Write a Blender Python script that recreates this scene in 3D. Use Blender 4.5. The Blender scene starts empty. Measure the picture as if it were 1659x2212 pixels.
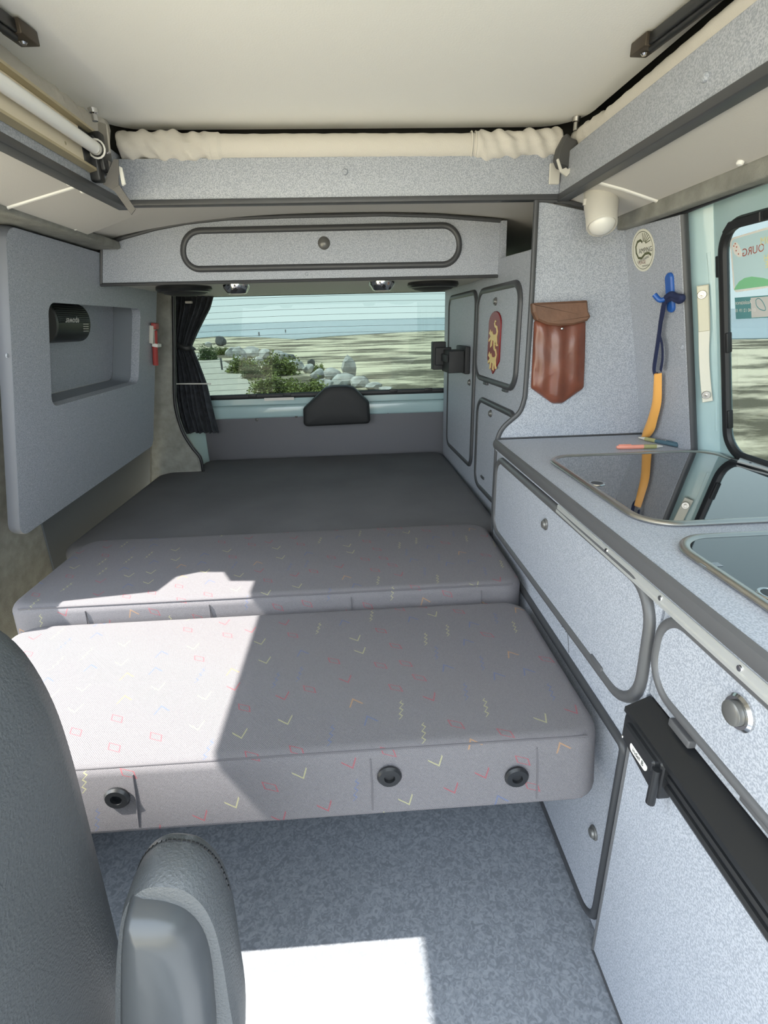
import bpy, bmesh, math, random
import numpy as np
from mathutils import Vector, Matrix
random.seed(7); rng = np.random.default_rng(7)
scn = bpy.context.scene
COL = scn.collection
V = lambda *a: np.array(a, float)

# ------------------------------------------------------------------ camera
FPX, VP, ROLL, EYE = 1105.0, (759.4, 703.7), -.0436, 1.10
CX, CY = 829.5, 1106.0
dy = V(VP[0]-CX, VP[1]-CY, FPX); t_ = -(dy[0]+ROLL*dy[1])/FPX
dx = V(1, ROLL, t_); dx /= np.linalg.norm(dx); dy /= np.linalg.norm(dy)
dz = np.cross(dx, dy); dz = -dz if dz[1] > 0 else dz
R = np.array([dx, dy, dz])                       # world = R @ (right, down, forward)
EYEP = V(0, 0, EYE)
cam = bpy.data.cameras.new('camera'); camo = bpy.data.objects.new('camera', cam); COL.objects.link(camo)
M = Matrix.Identity(4)
for i in range(3):
    M[i][0] = R[i][0]; M[i][1] = -R[i][1]; M[i][2] = -R[i][2]
M[2][3] = EYE
camo.matrix_world = M
cam.sensor_fit = 'VERTICAL'; cam.sensor_height = 24.0; cam.lens = 24.0*FPX/2212
cam.clip_start = .02; cam.clip_end = 6000
scn.camera = camo

# ------------------------------------------------------------------ world, sun, exposure
SKY_STRENGTH, SUN_STRENGTH, EXPOSURE = 3.3, 11.0, 0.76
w = bpy.data.worlds.new('sky'); scn.world = w; w.use_nodes = True
nt = w.node_tree; nt.nodes.clear()
out = nt.nodes.new('ShaderNodeOutputWorld'); bg = nt.nodes.new('ShaderNodeBackground')
tc = nt.nodes.new('ShaderNodeTexCoord'); sp = nt.nodes.new('ShaderNodeSeparateXYZ'); rp = nt.nodes.new('ShaderNodeValToRGB')
nt.links.new(tc.outputs['Generated'], sp.inputs[0]); nt.links.new(sp.outputs['Z'], rp.inputs[0])
rp.color_ramp.elements[0].position = 0.0; rp.color_ramp.elements[0].color = (.93, .99, 1.0, 1)
rp.color_ramp.elements[1].position = .7; rp.color_ramp.elements[1].color = (.74, .86, 1.0, 1)
nt.links.new(rp.outputs[0], bg.inputs[0]); bg.inputs[1].default_value = SKY_STRENGTH
nt.links.new(bg.outputs[0], out.inputs[0])
sun = bpy.data.lights.new('sun', 'SUN'); sun.energy = SUN_STRENGTH; sun.angle = math.radians(.6); sun.color = (1, .96, .88)
suno = bpy.data.objects.new('sun', sun); COL.objects.link(suno)
SUND = Vector((.72, .05, -1.0)); suno.rotation_euler = SUND.to_track_quat('-Z', 'Y').to_euler(); suno.location = (-4, 0, 6)
scn.view_settings.view_transform = 'Standard'; scn.view_settings.look = 'None'
scn.view_settings.exposure = EXPOSURE; scn.view_settings.gamma = 1; scn.view_settings.use_curve_mapping = False

# ------------------------------------------------------------------ pixel -> place on a known plane
def ray(px, py): return R @ V(px-CX, py-CY, FPX)
def on(pl, px, py):
    p0, n = pl; r = ray(px, py); return EYEP + r*(((p0-EYEP) @ n)/(r @ n))
def PX(x): return (V(x, 0, 0), V(1., 0, 0))
def PY(y): return (V(0, y, 0), V(0, 1., 0))
def PZ(z): return (V(0, 0, z), V(0, 0, 1.))
unit = lambda v: v/np.linalg.norm(v)
CAB = (V(.414, 0, 0), V(-1., 0, 0))                       # kitchen front
WSIDE = (V(.50, 1.47, 0), unit(V(-1.15, -.045, 0)))       # wardrobe doors, turned a little inwards at the back
WFRONT = (V(0, 1.47, 0), V(0, -1., 0))
RW = (V(.73, 1.47, 1.325), unit(V(-1., 0, -.236)))        # right wall, leaning with the body
LP = (V(-.77, 1.37, 1.335), unit(V(1., 0, -.2)))          # left side cabinet board
LW = (V(-.885, 1.37, 1.335), unit(V(1., 0, -.2)))         # left wall behind it
OH = (V(0, 1.82, 0), V(0, -1., 0))
def P(pl, *pts): return [on(pl, *p) for p in pts]

# ------------------------------------------------------------------ materials
MATS = {}
def new_mat(name):
    m = bpy.data.materials.new(name); m.use_nodes = True; n = m.node_tree
    return m, n, n.nodes['Principled BSDF']
def mat(name, col, rough=.5, metal=0., bump=0., bscale=200., spec=.5, emit=None, var=0., vscale=6., coat=0.):
    if name in MATS: return MATS[name]
    m, n, b = new_mat(name); MATS[name] = m
    b.inputs['Base Color'].default_value = (*col, 1); b.inputs['Roughness'].default_value = rough
    b.inputs['Metallic'].default_value = metal; b.inputs['Specular IOR Level'].default_value = spec
    b.inputs['Coat Weight'].default_value = coat
    if bump or var: tcn = n.nodes.new('ShaderNodeTexCoord')
    if bump:
        nz = n.nodes.new('ShaderNodeTexNoise'); nz.inputs['Scale'].default_value = bscale; nz.inputs['Detail'].default_value = 3
        bp = n.nodes.new('ShaderNodeBump'); bp.inputs['Strength'].default_value = bump; bp.inputs['Distance'].default_value = .002
        n.links.new(tcn.outputs['Object'], nz.inputs['Vector']); n.links.new(nz.outputs[0], bp.inputs['Height']); n.links.new(bp.outputs[0], b.inputs['Normal'])
    if var:
        nz = n.nodes.new('ShaderNodeTexNoise'); nz.inputs['Scale'].default_value = vscale; nz.inputs['Detail'].default_value = 5
        cr = n.nodes.new('ShaderNodeValToRGB'); e = cr.color_ramp.elements
        e[0].position = .3; e[1].position = .7
        e[0].color = (*[c*(1-var) for c in col], 1); e[1].color = (*[min(1, c*(1+var)) for c in col], 1)
        n.links.new(tcn.outputs['Object'], nz.inputs['Vector']); n.links.new(nz.outputs[0], cr.inputs[0]); n.links.new(cr.outputs[0], b.inputs['Base Color'])
    return m
def speckle(name, dark, light, scale=260., rough=.45, p0=.40, p1=.6, bump=.06):
    if name in MATS: return MATS[name]
    m, n, b = new_mat(name); MATS[name] = m
    tcn = n.nodes.new('ShaderNodeTexCoord'); nz = n.nodes.new('ShaderNodeTexNoise'); cr = n.nodes.new('ShaderNodeValToRGB')
    nz.inputs['Scale'].default_value = scale; nz.inputs['Detail'].default_value = 1.5
    cr.color_ramp.elements[0].position = p0; cr.color_ramp.elements[1].position = p1
    cr.color_ramp.elements[0].color = (*dark, 1); cr.color_ramp.elements[1].color = (*light, 1)
    n.links.new(tcn.outputs['Object'], nz.inputs['Vector']); n.links.new(nz.outputs[0], cr.inputs[0]); n.links.new(cr.outputs[0], b.inputs['Base Color'])
    b.inputs['Roughness'].default_value = rough
    if bump:
        bp = n.nodes.new('ShaderNodeBump'); bp.inputs['Strength'].default_value = bump; bp.inputs['Distance'].default_value = .001
        n.links.new(nz.outputs[0], bp.inputs['Height']); n.links.new(bp.outputs[0], b.inputs['Normal'])
    return m
LAM = speckle('blue grey speckled laminate', (.285, .308, .356), (.445, .47, .52), 420)
LAMT = speckle('worktop laminate', (.33, .355, .41), (.48, .505, .56), 450)
CABIN = mat('shaded cabinet inside', (.05, .05, .055), .8)  # near-black, painting in the shade of the open wardrobe top
EDGE = mat('dark grey edge profile', (.055, .057, .062), .4)
EDGEL = mat('grey cabinet edge profile', (.095, .096, .10), .4)
CREAM = mat('cream roof lining', (.93, .92, .88), .85, bump=.15, bscale=300)
LINING = mat('pale grey headlining', (.58, .56, .53), .8, bump=.1, bscale=400)
CARPET = mat('grey carpet trim', (.27, .27, .245), .95, bump=.6, bscale=500, var=.18, vscale=30)
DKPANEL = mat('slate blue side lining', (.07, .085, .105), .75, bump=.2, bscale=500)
GREYVINYL = mat('grey rear panel vinyl', (.13, .13, .145), .6, bump=.15, bscale=300)
BODY = mat('pale green body paint', (.40, .55, .57), .25, coat=.5)
RUBBER = mat('black rubber', (.012, .013, .015), .5)
BLACK = mat('black plastic', (.014, .015, .017), .35)
BLACKM = mat('matt black plastic', (.02, .021, .023), .6, bump=.3, bscale=900)
CHROME = mat('chrome', (.62, .62, .62), .15, 1.)
STEEL = mat('brushed steel', (.55, .53, .5), .3, 1.)
ALU = mat('satin aluminium', (.62, .63, .62), .4, .6)
LOCKM = mat('grey lock button', (.16, .16, .155), .3, .4)
WHITEP = mat('white plastic', (.82, .81, .77), .4)
OFFW = mat('greyish white plastic', (.58, .56, .51), .45)
FABW = mat('pale beige roof canvas', (.60, .57, .52), .9, bump=.35, bscale=600)
WEB = mat('grey webbing', (.15, .145, .14), .9, bump=.5, bscale=900)
BRASS = mat('brass coloured metal', (.50, .43, .28), .4, .3)
TRAY = mat('cream reflector', (.85, .76, .60), .5)
TUBEM = mat('white lamp tube', (.88, .88, .86), .25)
GLASSLID = mat('black hob glass', (.006, .007, .009), .03, spec=.9, coat=1.)
LEATHER = mat('brown leather', (.155, .05, .03), .28, bump=.3, bscale=60, var=.25, vscale=14, spec=.6)
LEATHER2 = mat('worn brown leather flap', (.15, .075, .045), .5, bump=.3, bscale=120, var=.2, vscale=20)
RED = mat('heraldic red', (.20, .012, .015), .35)
GOLD = mat('pale gold', (.75, .58, .24), .4)
ORANGE = mat('orange plastic', (.80, .40, .10), .35)
BLUE = mat('blue plastic hook', (.02, .10, .38), .3)
NAVY = mat('navy ribbon', (.012, .02, .07), .8)
SEATV = mat('dark grey seat vinyl', (.085, .092, .098), .45, bump=.55, bscale=380)
SEATP = mat('grey moulded plastic', (.06, .065, .07), .3)
BLACKCURT = mat('charcoal curtain fabric', (.05, .054, .064), .95, bump=.6, bscale=300, var=.35, vscale=40)
def fabric():
    m, n, b = new_mat('grey patterned upholstery'); N = n.nodes.new; L = n.links.new
    def math_(op, a, c=None):
        k = N('ShaderNodeMath'); k.operation = op
        for i, v in enumerate((a, c)):
            if v is None: continue
            if hasattr(v, 'links'): L(v, k.inputs[i])
            else: k.inputs[i].default_value = v
        return k.outputs[0]
    tcn = N('ShaderNodeTexCoord'); sx = N('ShaderNodeSeparateXYZ'); L(tcn.outputs['Object'], sx.inputs[0])
    X, Y_, Z_ = sx.outputs
    # unfold: the front face continues the pattern downwards
    v0 = math_('ADD', Y_, Z_)
    ca, sa = math.cos(.35), math.sin(.35)
    U = math_('ADD', math_('MULTIPLY', X, ca), math_('MULTIPLY', v0, sa))
    W = math_('SUBTRACT', math_('MULTIPLY', v0, ca), math_('MULTIPLY', X, sa))
    s = .066
    u = math_('DIVIDE', U, s); v = math_('DIVIDE', W, s*.95)
    iu = math_('FLOOR', u); iv = math_('FLOOR', v)
    cb = N('ShaderNodeCombineXYZ'); L(iu, cb.inputs[0]); L(iv, cb.inputs[1])
    wn = N('ShaderNodeTexWhiteNoise'); wn.noise_dimensions = '3D'; L(cb.outputs[0], wn.inputs['Vector'])
    wc = N('ShaderNodeSeparateColor'); L(wn.outputs['Color'], wc.inputs[0])
    ox = math_('MULTIPLY', math_('SUBTRACT', wc.outputs[1], .5), .35); oy = math_('MULTIPLY', math_('SUBTRACT', wc.outputs[2], .5), .35)
    a = math_('ADD', math_('SUBTRACT', math_('FRACT', u), .5), ox); c = math_('ADD', math_('SUBTRACT', math_('FRACT', v), .5), oy)
    a = math_('MULTIPLY', a, .74); c = math_('MULTIPLY', c, .74)
    aa = math_('ABSOLUTE', a); ac = math_('ABSOLUTE', c)
    def band(x, lo, hi): return math_('MULTIPLY', math_('GREATER_THAN', x, lo), math_('LESS_THAN', x, hi))
    # diamond outline, chevron, zigzag, triangle
    sk = math_('ADD', a, math_('MULTIPLY', c, .5))
    d = math_('ADD', math_('MULTIPLY', math_('ABSOLUTE', sk), 1.7), ac); diamond = band(d, .15, .19)
    ch = math_('MULTIPLY', band(math_('SUBTRACT', c, math_('MULTIPLY', aa, 1.5)), -.15, -.10), math_('LESS_THAN', aa, .14))
    tri = math_('PINGPONG', math_('ADD', c, 1.), .075)
    zz = math_('MULTIPLY', band(math_('SUBTRACT', math_('ADD', a, math_('MULTIPLY', c, -.5)), tri), -.06, -.03), math_('LESS_THAN', ac, .24))
    tr = math_('MULTIPLY', band(math_('ADD', math_('MULTIPLY', aa, 1.6), math_('MULTIPLY', c, 1.)), .09, .15), band(c, -.10, .2))
    r = wn.outputs['Value']
    def pick(lo, hi): return band(r, lo, hi)
    sh = math_('ADD', math_('ADD', math_('MULTIPLY', diamond, pick(0, .22)), math_('MULTIPLY', ch, pick(.22, .44))), math_('ADD', math_('MULTIPLY', zz, pick(.44, .66)), math_('MULTIPLY', tr, pick(.66, .86))))
    cr = N('ShaderNodeValToRGB'); cr.color_ramp.interpolation = 'CONSTANT'; e = cr.color_ramp.elements
    e[0].color = (.30, .07, .085, 1); e[1].position = .34; e[1].color = (.36, .35, .19, 1)
    for pos, colr in ((.58, (.10, .13, .24, 1)), (.78, (.36, .21, .11, 1)), (.9, (.30, .07, .085, 1))):
        q = e.new(pos); q.color = colr
    L(wc.outputs[0], cr.inputs[0])
    # twill
    tw = math_('SINE', math_('MULTIPLY', math_('ADD', math_('ADD', X, Y_), Z_), 1900.))
    nz = N('ShaderNodeTexNoise'); nz.inputs['Scale'].default_value = 900; L(tcn.outputs['Object'], nz.inputs['Vector'])
    g = N('ShaderNodeValToRGB'); g.color_ramp.elements[0].position = .2; g.color_ramp.elements[1].position = .8
    g.color_ramp.elements[0].color = (.112, .108, .118, 1); g.color_ramp.elements[1].color = (.205, .197, .209, 1)
    L(math_('ADD', math_('MULTIPLY', tw, .22), nz.outputs[0]), g.inputs[0])
    mx = N('ShaderNodeMix'); mx.data_type = 'RGBA'; L(math_('MULTIPLY', sh, .68), mx.inputs[0]); L(g.outputs[0], mx.inputs[6]); L(cr.outputs[0], mx.inputs[7])
    L(mx.outputs[2], b.inputs['Base Color']); b.inputs['Roughness'].default_value = .95; b.inputs['Specular IOR Level'].default_value = .2
    bp = N('ShaderNodeBump'); bp.inputs['Strength'].default_value = .25; bp.inputs['Distance'].default_value = .001
    L(math_('ADD', tw, nz.outputs[0]), bp.inputs['Height']); L(bp.outputs[0], b.inputs['Normal'])
    return m
FAB = fabric()
SEAM = mat('upholstery seam', (.11, .105, .115), .9)
FABDK = mat('plain grey bed fabric', (.125, .124, .132), .95, bump=.35, bscale=600, var=.12, vscale=4)
def vinyl_floor():
    m, n, b = new_mat('mottled grey floor vinyl')
    tcn = n.nodes.new('ShaderNodeTexCoord'); a = n.nodes.new('ShaderNodeTexNoise'); cr = n.nodes.new('ShaderNodeValToRGB')
    a.inputs['Scale'].default_value = 95; a.inputs['Detail'].default_value = 6; a.inputs['Distortion'].default_value = 1.4
    cr.color_ramp.elements[0].position = .38; cr.color_ramp.elements[1].position = .64
    cr.color_ramp.elements[0].color = (.155, .168, .19, 1); cr.color_ramp.elements[1].color = (.255, .273, .30, 1)
    n.links.new(tcn.outputs['Object'], a.inputs['Vector']); n.links.new(a.outputs[0], cr.inputs[0]); n.links.new(cr.outputs[0], b.inputs['Base Color'])
    b.inputs['Roughness'].default_value = .6
    bp = n.nodes.new('ShaderNodeBump'); bp.inputs['Strength'].default_value = .2; bp.inputs['Distance'].default_value = .001
    n.links.new(a.outputs[0], bp.inputs['Height']); n.links.new(bp.outputs[0], b.inputs['Normal'])
    return m
FLOORM = vinyl_floor()
def glass_mat(name, tint):
    m = bpy.data.materials.new(name); m.use_nodes = True; n = m.node_tree; n.nodes.clear()
    o = n.nodes.new('ShaderNodeOutputMaterial'); mx = n.nodes.new('ShaderNodeMixShader'); t = n.nodes.new('ShaderNodeBsdfTransparent'); g = n.nodes.new('ShaderNodeBsdfGlossy')
    t.inputs[0].default_value = (*tint, 1); g.inputs['Roughness'].default_value = .02; mx.inputs[0].default_value = .015
    n.links.new(t.outputs[0], mx.inputs[1]); n.links.new(g.outputs[0], mx.inputs[2]); n.links.new(mx.outputs[0], o.inputs[0]); return m
GLASSR = glass_mat('green tinted rear glass', (.33, .375, .365))  # both panes tinted deeper than the real glass, to dim the bright outside
GLASSS = glass_mat('tinted side glass', (.35, .385, .385))

# ------------------------------------------------------------------ object building
ORG = {}
def tag(o, label=None, cat=None, group=None, kind=None):
    if label: o['label'] = label
    if cat: o['category'] = cat
    if group: o['group'] = group
    if kind: o['kind'] = kind
    return o
def thing(name, label, cat, loc, group=None, kind=None):
    o = bpy.data.objects.new(name, None); COL.objects.link(o); o.empty_display_size = .03
    loc = V(*loc); o.location = loc; ORG[o.name] = loc
    return tag(o, label, cat, group, kind)
def mk(name, verts, faces, m, parent=None, smooth=False, **tg):
    verts = np.array(verts, float); lo, hi = verts.min(0), verts.max(0)
    c = (lo+hi)/2
    if parent is None: c[2] = lo[2]
    me = bpy.data.meshes.new(name); me.from_pydata([tuple(v) for v in verts-c], [], [list(map(int, f)) for f in faces])
    bm = bmesh.new(); bm.from_mesh(me); bmesh.ops.recalc_face_normals(bm, faces=bm.faces); bm.to_mesh(me); bm.free()
    me.materials.append(m)
    if smooth:
        for p in me.polygons: p.use_smooth = True
        if smooth != 'all': me.set_sharp_from_angle(angle=math.radians(40))
    o = bpy.data.objects.new(name, me); COL.objects.link(o); ORG[o.name] = c
    if parent is not None:
        o.parent = parent; o.location = c-ORG[parent.name]
    else: o.location = c
    return tag(o, **tg)
class B:                                            # collects shapes that belong to one mesh
    def __init__(s): s.v, s.f = [], []
    def add(s, vf):
        v, f = vf; k = len(s.v); s.v += [V(*p) for p in v]; s.f += [[i+k for i in q] for q in f]; return s
    def mk(s, *a, **k): return mk(a[0], s.v, s.f, *a[1:], **k)
def frame_of(n):
    n = unit(n); a = V(0, 0, 1.) if abs(n[2]) < .9 else V(0, 1., 0)
    x = unit(np.cross(a, n)); return x, np.cross(n, x), n      # right-ish, up-ish, normal
def area_n(pts):
    c = V(0, 0, 0)
    for i in range(len(pts)): c = c+np.cross(pts[i]-pts[0], pts[(i+1) % len(pts)]-pts[0])
    return c
def fillet(pts, r, seg=6):
    n = len(pts); res = []; rr = r if hasattr(r, '__len__') else [r]*n
    for i in range(n):
        p, a, b = pts[i], pts[i-1], pts[(i+1) % n]
        if rr[i] <= 0: res.append(p); continue
        u, v = unit(a-p), unit(b-p); ang = math.acos(np.clip(u @ v, -1, 1))
        if ang > 3.0: res.append(p); continue
        d = min(rr[i]/math.tan(ang/2), .48*np.linalg.norm(a-p), .48*np.linalg.norm(b-p)); rad = d*math.tan(ang/2)
        c = p+unit(u+v)*(rad/math.sin(ang/2)); s, e = p+u*d-c, p+v*d-c
        w_ = math.acos(np.clip(unit(s) @ unit(e), -1, 1))
        for k in range(seg+1):
            t = k/seg; res.append(c+(math.sin((1-t)*w_)*s+math.sin(t*w_)*e)/max(math.sin(w_), 1e-6))
    return res
def offset(pts, n, d):                              # inwards for d > 0 (pts run ccw about n)
    res = []; N = len(pts)
    for i in range(N):
        p = pts[i]; a = pts[i-1]; b = pts[(i+1) % N]
        e1 = p-a; e2 = b-p
        if np.linalg.norm(e1) < 1e-9: e1 = e2
        if np.linalg.norm(e2) < 1e-9: e2 = e1
        m1 = np.cross(n, unit(e1)); m2 = np.cross(n, unit(e2)); m = m1+m2; l = np.linalg.norm(m)
        m = m1 if l < 1e-6 else m/l
        res.append(p+m*d/max(.35, m @ m1))
    return res
def ccw(pts, n): return list(pts) if area_n(pts) @ n > 0 else list(pts)[::-1]
def g_plate(pts, n, t0, t1, bev=.0015):
    n = unit(n); pts = ccw(pts, n); N = len(pts); rings = [[p+n*t0 for p in pts]]
    if bev > 0:
        rings.append([p+n*(t1-bev) for p in pts]); rings.append([p+n*t1 for p in offset(pts, n, bev)])
    else: rings.append([p+n*t1 for p in pts])
    v = [p for r in rings for p in r]; f = [list(range(N))[::-1], [(len(rings)-1)*N+i for i in range(N)]]
    for k in range(len(rings)-1):
        for i in range(N):
            j = (i+1) % N; f.append([k*N+i, k*N+j, (k+1)*N+j, (k+1)*N+i])
    return v, f
def plate(name, pts, n, t0, t1, m, parent=None, bev=.0015, smooth=True, **tg):
    v, f = g_plate(pts, n, t0, t1, bev); return mk(name, v, f, m, parent, smooth, **tg)
def g_plate_hole(outer, holes, n, t0, t1):
    n = unit(n); loops = [ccw(outer, n)]+[ccw(h, n)[::-1] for h in holes]
    bm = bmesh.new(); allv = []; idx = []
    for lp in loops:
        vs = [bm.verts.new(p) for p in lp]; allv += vs
        for i in range(len(vs)): bm.edges.new((vs[i], vs[(i+1) % len(vs)]))
    bmesh.ops.triangle_fill(bm, use_beauty=True, use_dissolve=False, edges=bm.edges[:], normal=Vector(n))
    bm.verts.index_update(); tris = [[v.index for v in f.verts] for f in bm.faces]; co = [V(*v.co) for v in bm.verts]; bm.free()
    K = len(co); v = [p+n*t0 for p in co]+[p+n*t1 for p in co]; f = [t[::-1] for t in tris]+[[i+K for i in t] for t in tris]
    k = 0
    for lp in loops:
        L_ = len(lp)
        for i in range(L_): f.append([k+i, k+(i+1) % L_, K+k+(i+1) % L_, K+k+i])
        k += L_
    return v, f
def g_sweep(path, n, w_, h, closed=False, seg=8, lift=0.):    # flattened round bar lying on a surface of normal n
    path = [V(*p) for p in path]; N = len(path); n = unit(V(*n)); v = []; f = []
    for i in range(N):
        if closed: a, b = path[i-1], path[(i+1) % N]
        else: a, b = path[max(i-1, 0)], path[min(i+1, N-1)]
        t = unit(b-a); m = unit(np.cross(n, t)); nn = np.cross(t, m)
        for k in range(seg):
            th = 2*math.pi*k/seg; v.append(path[i]+n*lift+m*(w_*math.cos(th))+nn*(h*math.sin(th)))
    for i in range(N if closed else N-1):
        j = (i+1) % N
        for k in range(seg):
            l = (k+1) % seg; f.append([i*seg+k, i*seg+l, j*seg+l, j*seg+k])
    if not closed: f.append(list(range(seg))[::-1]); f.append([(N-1)*seg+k for k in range(seg)])
    return v, f
def sweep(name, path, n, w_, h, m, parent=None, closed=False, seg=8, lift=0., **tg):
    v, f = g_sweep(path, n, w_, h, closed, seg, lift); return mk(name, v, f, m, parent, True, **tg)
def g_tube(path, r, seg=10, closed=False):
    path = [V(*p) for p in path]; N = len(path); v = []; f = []
    t0 = unit(path[1]-path[0]); up = V(0, 0, 1) if abs(t0[2]) < .9 else V(1., 0, 0); x = unit(np.cross(up, t0))
    for i in range(N):
        if closed: a, b = path[i-1], path[(i+1) % N]
        else: a, b = path[max(i-1, 0)], path[min(i+1, N-1)]
        t = unit(b-a); x = unit(x-t*(x @ t)); y = np.cross(t, x); rr = r(i/(N-1)) if callable(r) else r
        for k in range(seg):
            th = 2*math.pi*k/seg; v.append(path[i]+(x*math.cos(th)+y*math.sin(th))*rr)
    for i in range(N if closed else N-1):
        j = (i+1) % N
        for k in range(seg):
            l = (k+1) % seg; f.append([i*seg+k, i*seg+l, j*seg+l, j*seg+k])
    if not closed: f.append(list(range(seg))[::-1]); f.append([(N-1)*seg+k for k in range(seg)])
    return v, f
def tube(name, path, r, m, parent=None, seg=10, closed=False, **tg):
    v, f = g_tube(path, r, seg, closed); return mk(name, v, f, m, parent, True, **tg)
def g_loft(rings, cap=True):
    n = len(rings[0]); v = [p for r in rings for p in r]; f = []
    for i in range(len(rings)-1):
        for k in range(n):
            l = (k+1) % n; f.append([i*n+k, i*n+l, (i+1)*n+l, (i+1)*n+k])
    if cap: f.append(list(range(n))[::-1]); f.append([(len(rings)-1)*n+k for k in range(n)])
    return v, f
def g_turn(o, ax, prof, seg=20):                     # prof: (radius, height along ax)
    x, y, n = frame_of(V(*ax)); o = V(*o)
    rings = [[o+n*h+(x*math.cos(2*math.pi*k/seg)+y*math.sin(2*math.pi*k/seg))*max(r, 1e-4) for k in range(seg)] for r, h in prof]
    return g_loft(rings)
def turn(name, o, ax, prof, m, parent=None, seg=20, **tg):
    v, f = g_turn(o, ax, prof, seg); return mk(name, v, f, m, parent, True, **tg)
def g_box(lo, hi, bev=0.):
    lo, hi = V(*lo), V(*hi); bm = bmesh.new(); bmesh.ops.create_cube(bm, size=1)
    for v in bm.verts: v.co = Vector(tuple(lo+(hi-lo)*(V(*v.co)+.5)))
    if bev: bmesh.ops.bevel(bm, geom=bm.edges[:], offset=bev, segments=3, profile=.5, affect='EDGES')
    bm.verts.index_update(); v = [V(*q.co) for q in bm.verts]; f = [[q.index for q in fc.verts] for fc in bm.faces]; bm.free(); return v, f
def box(name, lo, hi, m, parent=None, bev=.003, **tg):
    v, f = g_box(lo, hi, bev); return mk(name, v, f, m, parent, True, **tg)
def g_obox(c, x, y, z, s, bev=.002):                 # oriented box, centre c, half sizes s
    v, f = g_box((-s[0], -s[1], -s[2]), s, bev); x, y, z = unit(V(*x)), unit(V(*y)), unit(V(*z)); c = V(*c)
    return [c+x*p[0]+y*p[1]+z*p[2] for p in v], f
def obox(name, c, x, y, z, s, m, parent=None, bev=.002, **tg):
    v, f = g_obox(c, x, y, z, s, bev); return mk(name, v, f, m, parent, True, **tg)
def text(name, body, o, x, y, size, m, parent, depth=.0004, align='CENTER'):
    c = bpy.data.curves.new(name, 'FONT'); c.body = body; c.size = 1; c.align_x = align; c.align_y = 'CENTER'; c.resolution_u = 3
    ob = bpy.data.objects.new(name, c); COL.objects.link(ob); dg = bpy.context.evaluated_depsgraph_get()
    me = bpy.data.meshes.new_from_object(ob.evaluated_get(dg)); bpy.data.objects.remove(ob); bpy.data.curves.remove(c)
    x, y, o = unit(V(*x)), unit(V(*y)), V(*o)
    v = [o+x*(q.co.x*size)+y*(q.co.y*size) for q in me.vertices]; f = [list(p.vertices) for p in me.polygons]; bpy.data.meshes.remove(me)
    return mk(name, v, f, m, parent)
def arc(c, x, y, rx, ry, a0, a1, n):
    c, x, y = V(*c), V(*x), V(*y); return [c+x*(rx*math.cos(a0+(a1-a0)*k/n))+y*(ry*math.sin(a0+(a1-a0)*k/n)) for k in range(n+1)]
def smoothpath(pts, n=6):
    pts = [V(*p) for p in pts]; res = []
    for i in range(len(pts)-1):
        p0, p1, p2, p3 = pts[max(i-1, 0)], pts[i], pts[i+1], pts[min(i+2, len(pts)-1)]
        for k in range(n):
            t = k/n; res.append(.5*((2*p1)+(-p0+p2)*t+(2*p0-5*p1+4*p2-p3)*t*t+(-p0+3*p1-3*p2+p3)*t**3))
    return res+[pts[-1]]

# ================================================================== the setting
def ST(o, label, cat): return tag(o, label, cat, kind='structure')
ST(box('floor', (-1.0, -.7, -.04), (1.0, 2.74, 0), FLOORM, bev=0), 'grey mottled vinyl floor of the camper van', 'floor')
# --- roof: cream board high up, frame beams round its opening, linings beside and behind it
cl = fillet([V(-.585, -.15, 1.56), V(.63, -.15, 1.56), V(.60, 1.535, 1.56), V(-.585, 1.535, 1.56)], [0, 0, .12, .12], 8)
ST(plate('ceiling', cl, V(0, 0, -1.), -.05, 0, CREAM, bev=.012), 'large cream roof board above the roof opening', 'ceiling')
DARKGAP = mat('painted roof gap shade', (.07, .07, .065), .9)  # dark colour stands in for the shade behind the roof board
sh = B()
for a, b in (((-.91, -.15, 1.62), (.86, 2.80, 1.66)), ((-.91, -.15, 1.39), (-.885, 2.8, 1.63)), ((.79, -.15, 1.345), (.86, 2.8, 1.63)), ((-.91, 1.60, 1.44), (.86, 1.63, 1.63)), ((-.91, 2.77, 1.25), (.86, 2.80, 1.63))): sh.add(g_box(a, b))
ST(sh.mk('ceiling_outer', DARKGAP), 'unseen outer roof shell added to keep light from leaking in', 'roof shell')
def beam(name, lo, hi, slo, shi, label):
    o = ST(box(name, lo, hi, LAM, bev=.002), label, 'roof frame'); box('edge_strip', slo, shi, EDGE, o, .002); return o
bmr = beam('trim_1', (-.54, 1.467, 1.40), (.54, 1.492, 1.487), (-.545, 1.462, 1.388), (.545, 1.49, 1.4005), 'speckled grey cross beam at the back of the roof opening')
bmR = beam('trim_2', (.54, -.15, 1.40), (.562, 1.492, 1.482), (.536, -.15, 1.384), (.566, 1.492, 1.4005), 'speckled grey side beam of the roof opening above the kitchen')
bmL = beam('trim_3', (-.562, -.15, 1.40), (-.54, 1.492, 1.50), (-.566, -.15, 1.384), (-.536, 1.492, 1.4005), 'speckled grey side beam of the roof opening behind the tube lamp')
def cap(parent, p, n, r=.0065, m=WHITEP): turn('screw_cap', p, n, [(r, 0), (r, .003), (r*.75, .0055), (r*.2, .0065)], m, parent, 12)
cap(bmr, on(PY(1.467), 745, 372), (0, -1, 0), .007, LAM); cap(bmR, on(PX(.54), 1525, 167), (-1, 0, 0), .007, LAM)
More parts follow.
